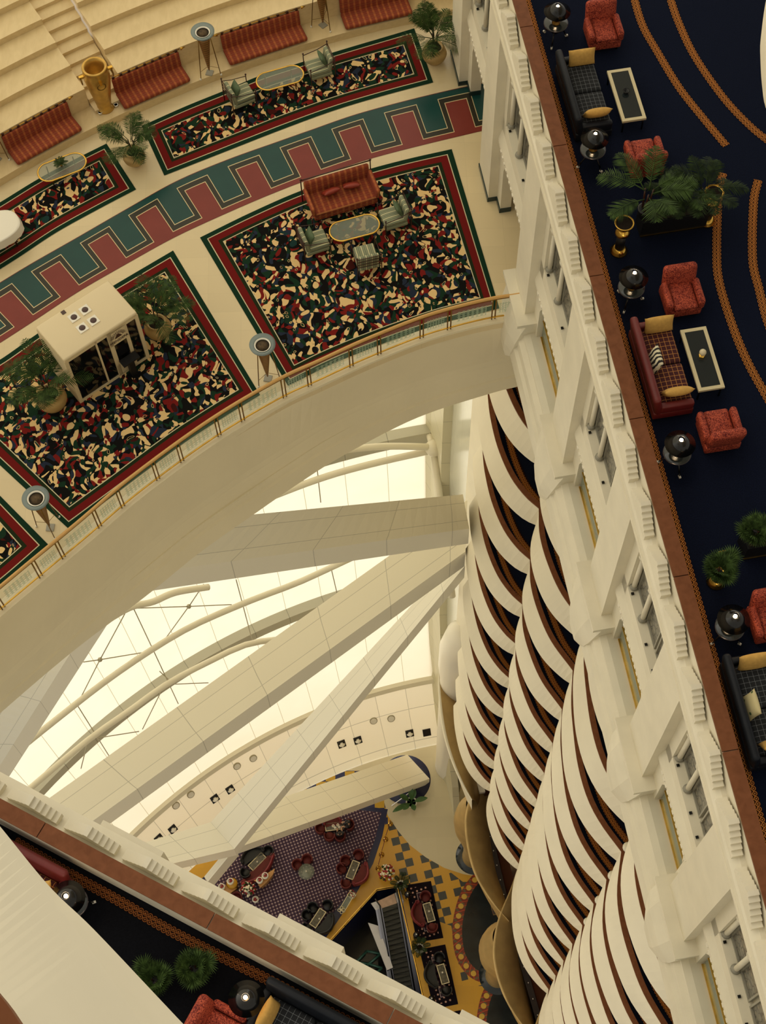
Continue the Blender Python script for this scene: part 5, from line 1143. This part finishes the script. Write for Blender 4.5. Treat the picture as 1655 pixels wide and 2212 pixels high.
# rugs and spotted carpet
mb = MB(); mb.prism(poly([(824,1755),(812,1806),(792,1866),(756,1926),(700,1998),(660,2040),(560,2100),(360,1960),(470,1880),(560,1815),(680,1757),(760,1748)], .014), .014, .014); tag(mb.build('carpet', M_lrug), 'large plum carpet with pale dots under the lobby seating', 'carpet')
def lrug(q, lab): tag(coonsz([q[3],q[2]],[q[0],q[1]],.013,lab), lab, 'rug', 'dark bordered lobby rugs')
def coonsz(bot, top, z, lab): return coons(bot, top, 12, 12, z, 'rug', M_lrugb)
lrug([(876,1912),(931,1903),(958,2026),(901,2036)], 'dark bordered rug under the red curved sofa right of the escalator')
lrug([(906,2051),(962,2040),(990,2169),(937,2180)], 'dark bordered rug under the black curved sofa right of the escalator')
lrug([(940,2193),(995,2182),(1012,2260),(955,2270)], 'corner of a dark bordered rug beside the left parapet')
# brass posts with rope
PX4 = ((843,1772),(832.6,1806),(824,1839),(816.6,1869)); PP = [lob(*q,.9) for q in PX4]
for p, w in zip(PP, ('farthest, beside the chequer tiles corner','second from the low cross beam','third from the low cross beam','nearest the flower arrangement')):
    def mk_post():
        t = thing('rope_post', 'x', 'stanchion'); b = MB(); b.lathe([(.17,0),(.17,.02),(.05,.05),(.025,.08),(.025,.86),(.045,.9),(.03,.95),(0,.97)],n=18); b.build('post', M_gold, t); b = MB(); b.lathe([(.03,.84),(.05,.86),(.03,.88)],n=10); b.build('collar', M_gold, t); return t
    spawn('post', mk_post, p, 0, 'brass rope post '+w, 'brass rope posts')
for k, (a, c) in enumerate(zip(PP, PP[1:])): b = MB(); b.tube([a.lerp(c, i/8)+Vector((0,0,.85-.28*math.sin(PI*i/8))) for i in range(9)], .022, 6); tag(b.build('barrier_rope', M_redp), 'red barrier rope '+('from the farthest brass post to the next','between the two middle brass posts','ending at the brass post by the flowers')[k], 'rope', 'barrier ropes')
# flowers, vases, small plants, lamps
def bouquet(name, px, py, h, r, n, label, seed, stand=None, ms=(None,)):
    random.seed(seed); t = thing(name, label, 'flowers', lob(px,py,h))
    b = MB(); b.lathe([(0,0),(.16,0),(.2,.2),(.12,.45),(.16,.6),(0,.55)],n=16); b.build('vase', stand or M_white, t)
    for mt, nm in ((M_petal,'red_blooms'),(M_petalw,'white_blooms'),(M_green,'leaves')):
        b = MB()
        for k in range(n if nm != 'leaves' else n//2): a = random.uniform(0,2*PI); e = random.uniform(0,1)**.6; q = (r*e*math.cos(a), r*e*math.sin(a), .62+r*.9*math.sqrt(1-e*e*.9)); s = random.uniform(.05,.10)*r/.6*1.3; b.ball(q, (s,s,s*.7), 6)
        b.build(nm, mt, t)
bouquet('flower_arrangement', 836,1884,1.0,.50,34,'big round red and cream flower arrangement beside the brass posts',1,M_gold)
bouquet('flower_arrangement', 534,1918,1.2,.48,34,'big round red and cream flower arrangement behind the long red sofa',2)
bouquet('flower_arrangement', 760,1930,.9,.26,16,'small red flower arrangement on the console by the red sofa end',3)
def mk_vase():
    t = thing('white_pot', 'x', 'pot'); b = MB(); b.lathe([(.1,0),(.2,.1),(.22,.25),(.18,.35),(.15,.35),(.14,.28),(0,.25)],n=18); b.build('pot', M_white, t); b = MB(); random.seed(4)
    for k in range(10): a = k*2.4; b.ball((.1*math.cos(a)*(k%3)/2,.1*math.sin(a)*(k%3)/2,.34),(.05,.05,.04),6)
    b.build('roses', M_petal, t); return t
for (px, py, h), w in zip(((561,1902,.8),(573,1892,.8),(498,1904,1.0),(479,1916,.8),(552,1943,0)), ('on the ledge behind the long red sofa, left of a pair','on the ledge behind the long red sofa, right of a pair','on a yellow drum table at far left','nearest the left parapet on the curved ledge','standing on the dotted carpet')):
    p = lob(px,py,h+.2); p.z = Z0+h; spawn('vase', mk_vase, p, px, 'white rose pot '+w, 'white pots of roses')
def ledge(pp, h, label):
    P = poly(pp, h); t = thing('curved_console', label, 'console', (P[0].x,P[0].y,Z0)); b = MB(); b.prism([(p.x-P[0].x,p.y-P[0].y) for p in P], h-.06-Z0, h-Z0); b.build('top', M_woodl, t); c = sum((Vector((p.x-P[0].x,p.y-P[0].y)) for p in P), Vector((0,0)))/len(P)
    b = MB(); b.prism([tuple(c+(Vector((p.x-P[0].x,p.y-P[0].y))-c)*.8) for p in P], 0, h-.06-Z0); b.build('plinth', M_woodl, t)
ledge([(594,1876),(590,1888),(578,1904),(562,1918),(556,1906),(548,1902),(572,1890)], .8, 'pale wood curved console behind the right part of the long red sofa')
ledge([(512,1919),(500,1918),(488,1912),(478,1918),(470,1930),(490,1935)], .8, 'pale wood curved console behind the left part of the long red sofa')
t = thing('drum_table', 'small yellow drum table carrying a white pot at far left', 'table', lob(501,1908,1.0)); b = MB(); b.lathe([(.3,0),(.32,.9),(.34,.98),(0,.98)],n=20); b.build('drum', M_yel, t); b = MB(); b.lathe([(.34,.95),(.36,.97),(.34,.99)],n=20); b.build('rim', M_gold, t)
d = v2(lob(762,1927,.8), lob(738,1968,.8)); m = (lob(762,1927,.8)+lob(738,1968,.8))/2
t = thing('console_table', 'narrow cream framed glass console between red and black curved sofas', 'console', Vector((m.x,m.y,Z0)), math.atan2(d.y,d.x)); b = MB(); Lc = d.length
for y in (-1,1): b.box((0,y*.17,.79),(Lc,.04,.05))
for x in (-1,1): b.box((x*(Lc/2-.02),0,.79),(.04,.34,.05))
b.build('frame', M_cream, t); b = MB(); b.box((0,0,.79),(Lc-.06,.3,.02)); b.build('glass_top', M_tglass, t)
for x in (-1,1): b = MB(); b.lathe([(.12,0),(.03,.1),(.03,.7),(.12,.77)],(x*(Lc/2-.2),0,0),12); b.build('leg', M_cream, t)
t = thing('scroll_stand', 'cream wrought scroll ornament on the near end of the narrow console', 'ornament', at(738,1966,.83)); b = MB()
for k in range(4): a = k*PI/2; b.tube([Vector((.14*math.cos(a)+.09*math.cos(x),.14*math.sin(a)+.09*math.sin(x),.05)) for x in np.linspace(0,2*PI,12)[:-1]],.02,5,closed=True)
b.build('scrolls', M_cream, t); b = MB(); b.lathe([(.05,0),(.05,.1),(0,.12)],n=10); b.build('boss', M_cream, t)
for (px, py), lab, key in (((866,1912),'small feathery palm at the corner of the brass railing','lp'),((907,2048),'small feathery palm between the two bordered lobby rugs','lp')):
    spawn('lp', mk_palm(12,.85,.9,.5,M_greend,M_white,31), lob(px,py,.3), px, lab, 'lobby palms', .8)
def mk_dome():
    t = thing('dome_lamp', 'x', 'lamp'); b = MB(); b.lathe([(.16,0),(.16,.03),(.02,.06),(.02,.9)],n=16); b.build('stand', M_gold, t); b = MB(); b.lathe([(.22,.9),(.2,1.05),(.08,1.18),(.03,1.2)],n=24); b.build('shade', M_black, t); b = MB(); b.ball((0,0,1.21),.045,8); b.build('bulb', M_white, t); return t
for (px, py), w in (((881,1931),'at the far corner of the red sofa rug'),((900,2019),'at the near corner of the red sofa rug'),((933,2157),'at the near corner of the black sofa rug')): spawn('dome', mk_dome, lob(px,py,1.1), 0, 'black dome lamp '+w, 'black dome lamps')
t = thing('potted_plant', 'broad-leaved plant in a white pot on the pale marble', 'plant', lob(889,1735,.3)); b = MB(); b.lathe([(0,0),(.26,0),(.33,.5),(.36,.55),(.31,.55),(.28,.48),(0,.46)],n=24); b.build('pot', M_white, t); b = MB(); b.lathe([(0,.48),(.28,.48)],n=16); b.build('soil', M_soil, t)
for k, (a, l, e) in enumerate(((1.6,1.5,1.1),(3.6,1.2,.35),(.2,.9,.4),(2.6,.8,.6),(1.2,.9,.9),(3.9,.6,.5),(5.0,.6,.7))):
    b = MB(); d = Vector((math.cos(a)*math.cos(e),math.sin(a)*math.cos(e),math.sin(e))); sd = Vector((-math.sin(a),math.cos(a),0)); rows = []
    for i in range(9): f = i/8; c = Vector((0,0,.5))+d*(.25+l*f)+Vector((0,0,-.35*f*f*l)); w = .17*math.sin(PI*min(.06+f*.94,.99))**.7; rows.append([c-sd*w+Vector((0,0,.05*w/.17)), c, c+sd*w+Vector((0,0,.05*w/.17))])
    b.loft(rows, sm=True); b.tube([(0,0,.45), Vector((0,0,.5))+d*.3], .018, 5); b.build('leaf', M_banana, t)
# brass rail round the escalator well
t = thing('well_railing', 'polished brass railing on a yellow kerb round the escalator well', 'railing', (0,0,0)); RW = [at(x,y,.95) for x, y in ((690,2054),(709,2036),(813.5,1921),(859,1912.5),(915,2158),(930,2220))]
b = MB(); b.tube(RW,.05,8); b.build('top_rail', M_gold, t); b = MB(); b.tube([p-Vector((0,0,.45)) for p in RW],.03,6); b.build('middle_rail', M_gold, t)
for a, c in zip(RW, RW[1:]):
    n = max(1, int((c-a).length/1.4))
    for k in range(n): p = a.lerp(c, k/n); b = MB(); b.cyl((p.x,p.y,0),(p.x,p.y,.95),.03,n=8); b.build('post', M_brassdk, t)
# escalator
ll, lr, l2, r2 = at(815,1947,0), at(852,1930,0), at(825.5,1962,0), at(858,1951,0); bl, br = at(868,2206,-5), at(902,2200,-5)
t = thing('escalator', 'black escalator with metal landing descending inside the brass railing', 'escalator', l2)
def rl(p, dz=0): return Vector((p.x-l2.x,p.y-l2.y,p.z-l2.z+dz))
b = MB(); b.hexa([rl(p,-.3) for p in (ll,lr,r2,l2)]+[rl(p,.01) for p in (ll,lr,r2,l2)]); b.build('landing_plate', mat('brushed_landing_plate', mottle(C(178,150,132), .1, 4), .3, .5), t)
b = MB(); n = 24; rows = []
for i in range(n): f0, f1 = i/n, (i+1)/n; p, q = rl(l2).lerp(rl(bl),f0), rl(r2).lerp(rl(br),f0); p1, q1 = rl(l2).lerp(rl(bl),f1), rl(r2).lerp(rl(br),f1); rows += [[Vector((p.x,p.y,p.z)),Vector((q.x,q.y,q.z))],[Vector((p1.x,p1.y,p.z)),Vector((q1.x,q1.y,q.z))]]
b.loft(rows); b.build('steps', M_steps, t)
for nm, a, c, o in (('left',l2,bl,-1),('right',r2,br,1)):
    dd = (rl(r2)-rl(l2)).normalized()*o; A = [rl(ll if o < 0 else lr,.95), rl(a,.95), rl(c,.95)]
    b = MB(); b.tube([p+dd*.12 for p in A],.05,8); b.build('handrail', M_black, t)
    b = MB(); b.loft([[p+dd*.10+Vector((0,0,-.9)) for p in A],[p+dd*.10+Vector((0,0,-.05)) for p in A]]); b.build('glass_side', M_glass, t)
    b = MB(); b.loft([[p+dd*k+Vector((0,0,-.88)) for p in A] for k in (.02,.42)]); b.build('side_skirt', M_alu, t)
q = [at(x,y,-1.2) for x, y in ((795,1993),(818,2000),(849,2090),(836,2096))]; b = MB(); b.prism([(p.x,p.y) for p in q], -1.6, -1.2); tag(b.build('metal_parapet', M_alu), 'bright metal sided parapet left of the escalator, inside the well', 'parapet')
t = thing('glass_lattice', 'teal glass lattice deep in the escalator well', 'lattice', at(790,2070,-4)); o_ = t.location.copy(); b = MB()
for (x0,y0),(x1,y1) in (((768,2080),(793,2054)),((793,2054),(823,2060)),((823,2060),(797,2082)),((797,2082),(770,2079)),((797,2082),(826,2091)),((826,2091),(806,2106)),((797,2082),(788,2096))): b.tube([at(x0,y0,-4)-o_, at(x1,y1,-4)-o_], .09, 5)
b.build('bars', mat('teal_glass', C(70,112,96), .2), t); b = MB(); p = at(797,2078,-4.2)-o_; b.box((p.x,p.y,p.z),(1.2,.9,.06)); b.build('backing', M_black, t)
# foot of the low beam: rails and treads beside the basin
t = thing('guard_rail', 'low glass guard rail round the foot of the cross beam', 'railing', at(928,1686,0)); o_ = t.location.copy(); P = [at(x,y,.6)-o_ for x, y in ((880,1636),(926,1682),(846,1741))]
b = MB(); b.tube(P,.035,6); b.build('top_rail', M_chrome, t)
for a, c in zip(P, P[1:]):
    for k in range(6): p = a.lerp(c,k/6); b = MB(); b.cyl((p.x,p.y,0),(p.x,p.y,.6),.025,n=6); b.build('post', M_black, t); q = a.lerp(c,(k+.9)/6); b = MB(); b.loft([[Vector((p.x,p.y,z)),Vector((q.x,q.y,z))] for z in (.08,.55)]); b.build('glass_panel', M_glass, t)
# tableware
def ware(px, py, lab, kind):
    p = at(px,py,.42+Z0); t = thing(kind, lab, kind.split('_')[-1], p); b = MB()
    if kind == 'candle_holder': b.lathe([(.05,0),(.05,.02),(.02,.04),(.05,.1),(.04,.1),(0,.05)],n=12); b.build('holder', M_white, t); b = MB(); b.cyl((0,0,.05),(0,0,.13),.025,n=10); b.build('candle', M_cream, t)
    elif kind == 'plate': b.lathe([(.06,0),(.1,.02),(.09,.015),(0,.01)],n=18); b.build('dish', M_white, t); b = MB(); b.ball((0,0,.03),(.04,.03,.02),8); b.build('pastry', M_woodl, t)
    else: b.lathe([(.035,0),(.045,.08),(.04,.08),(0,.02)],n=14); b.build('cup', M_white, t); b = MB(); b.lathe([(0,0),(.075,.005),(.08,.012)],n=16); b.build('saucer', M_white, t)
for a in ((720,1784,'plate of food left of centre on the table where two people sit','plate'),(730,1782,'plate of food by the right end of the table with the two people','plate'),(724,1788,'white coffee cup on the near edge of the two people\'s table','coffee_cup'),(733,1786.5,'white coffee cup by the right end of the two people\'s table','coffee_cup'),(764,1880,'candle holder on the table near the rope posts','candle_holder'),(690,1985,'candle holder on the table among black tub chairs','candle_holder'),(556,1862,'candle holder on the table between curved sofas at left','candle_holder'),(927,1969,'candle holder on the red sofa rug table','candle_holder'),(956,2101,'candle holder on the black sofa rug table','candle_holder'),(662,1883,'candle holder on the round glass table','candle_holder')): ware(*a)
bpy.data.objects['candle_holder.005'].location.z += .1
# ================================================================ two seated people
def person(loc, rz, label, shirt, jacket):
    t = thing('person', label, 'person', loc, rz)
    def skin(nm, V, E, mt, sub=1, par=t):
        me = bpy.data.meshes.new(nm); me.from_pydata([v[:3] for v in V], E, []); o = bpy.data.objects.new(nm, me); COL.objects.link(o); o.parent = par
        m = o.modifiers.new('skin', 'SKIN'); 
        for i, v in enumerate(V): me.skin_vertices[0].data[i].radius = (v[3], v[3] if len(v) < 5 else v[4]); me.skin_vertices[0].data[i].use_root = (i == 0)
        s = o.modifiers.new('sub', 'SUBSURF'); s.levels = s.render_levels = sub; me.materials.append(mt); return o
    def mkskin(V): me = bpy.data.meshes.new('x'); return me
    V = [(0,0,.52,.13,.11),(0,-.02,.75,.13,.10),(0,-.03,.98,.15,.10),(0,-.02,1.10,.055),(0,0,1.19,.06),(0,.01,1.27,.085,.095),(0,.0,1.35,.07)]; E = [(0,1),(1,2),(2,3),(3,4),(4,5),(5,6)]
    for s in (-1,1):
        k = len(V); V += [(s*.17,-.02,1.02,.06),(s*.23,.06,.80,.045),(s*.16,.28,.74,.035),(s*.14,.35,.73,.03),(s*.14,.40,.725,.035,.018)]; E += [(2,k),(k,k+1),(k+1,k+2),(k+2,k+3),(k+3,k+4)]
        for j, (dx, l) in enumerate(((-.032,.055),(-.011,.07),(.011,.075),(.032,.065))): q = len(V); V += [(s*(.14+dx),.44,.722,.009),(s*(.14+dx*1.15),.44+l*.6,.712,.008),(s*(.14+dx*1.2),.44+l,.695,.007)]; E += [(k+4,q),(q,q+1),(q+1,q+2)]
        q = len(V); V += [(s*.095,.40,.72,.011),(s*.075,.43,.712,.009)]; E += [(k+3,q),(q,q+1)]
        q = len(V); V += [(s*.10,.04,.50,.10),(s*.12,.42,.50,.07),(s*.12,.44,.10,.045),(s*.12,.56,.05,.035)]; E += [(0,q),(q,q+1),(q+1,q+2),(q+2,q+3)]
    bd = bpy.data.meshes.new('body')
    def fill(me, V, E):
        me.from_pydata([v[:3] for v in V], E, [])
    def body(nm, V, E, mt):
        me = bpy.data.meshes.new(nm); fill(me, V, E); o = bpy.data.objects.new(nm, me); COL.objects.link(o); o.parent = t; o.modifiers.new('skin','SKIN')
        bpy.context.view_layer.update()
        L = me.skin_vertices[0].data if len(me.skin_vertices) else None
        if L is None: bm = bmesh.new(); bm.from_mesh(me); bm.verts.layers.skin.verify(); bm.to_mesh(me); bm.free(); L = me.skin_vertices[0].data
        for i, v in enumerate(V): L[i].radius = (v[3], v[4] if len(v) > 4 else v[3]); L[i].use_root = i == 0
        s = o.modifiers.new('sub','SUBSURF'); s.levels = s.render_levels = 1; me.materials.append(mt); return o
    body('body', V, E, M_skin)
    J = [(0,0,.56,.15,.13),(0,-.02,.76,.155,.125),(0,-.03,.97,.17,.12),(0,-.025,1.06,.09)]; EJ = [(0,1),(1,2),(2,3)]
    for s in (-1,1): k = len(J); J += [(s*.17,-.02,1.02,.075),(s*.23,.06,.80,.06),(s*.165,.26,.745,.048)]; EJ += [(2,k),(k,k+1),(k+1,k+2)]
    body('jacket', J, EJ, jacket)
    b = MB(); b.hexa([(-.05,.09,.66),(.05,.09,.66),(.05,.115,.66),(-.05,.115,.66),(-.09,.06,1.04),(.09,.06,1.04),(.09,.10,1.04),(-.09,.10,1.04)]); b.build('shirt_front', shirt, t)
    J = [(0,0,.50,.15,.13)]; EJ = []
    for s in (-1,1): k = len(J); J += [(s*.10,.05,.50,.11),(s*.12,.42,.50,.082),(s*.12,.44,.14,.06)]; EJ += [(0,k),(k,k+1),(k+1,k+2)]
    body('trousers', J, EJ, M_blackm)
    for s in (-1,1): b = MB(); b.rbox((s*.12,.52,.045),(.095,.27,.09),.03); b.build('shoe', M_black, t)
    b = MB(); b.ball((0,-.02,1.325),(.098,.108,.095),14); b.v = [(x,y,z) if not (z < 1.30 and y > .03) else (x*.8,y*.55,z) for x, y, z in b.v]; b.build('hair', M_hair, t)
    b = MB(); b.lathe([(.012,0),(.018,-.02),(0,-.03)],(0,.105,1.275),8); 
    for s in (-1,1): b.ball((s*.095,.01,1.27),(.015,.025,.035),8)
    b.build('nose_and_ears', M_skin, t)
    b = MB()
    for s in (-1,1): b.ball((s*.035,.096,1.295),(.012,.008,.008),8)
    b.box((0,.098,1.225),(.045,.012,.01)); b.build('eyes_and_mouth', M_hair, t)
p1 = lob(735,1807,.4); person(Vector((p1.x,p1.y,Z0-.02)), rz_of(v2(p1, lob(733,1786,.4))), 'person in black with a white shirt front, seated below the table', M_petalw, M_blackm)
p2 = lob(754,1783,.4); person(Vector((p2.x,p2.y,Z0-.02)), rz_of(v2(p2, lob(724,1785,.4))), 'person in black seated at the right end of the table', M_blackm, M_blackm)
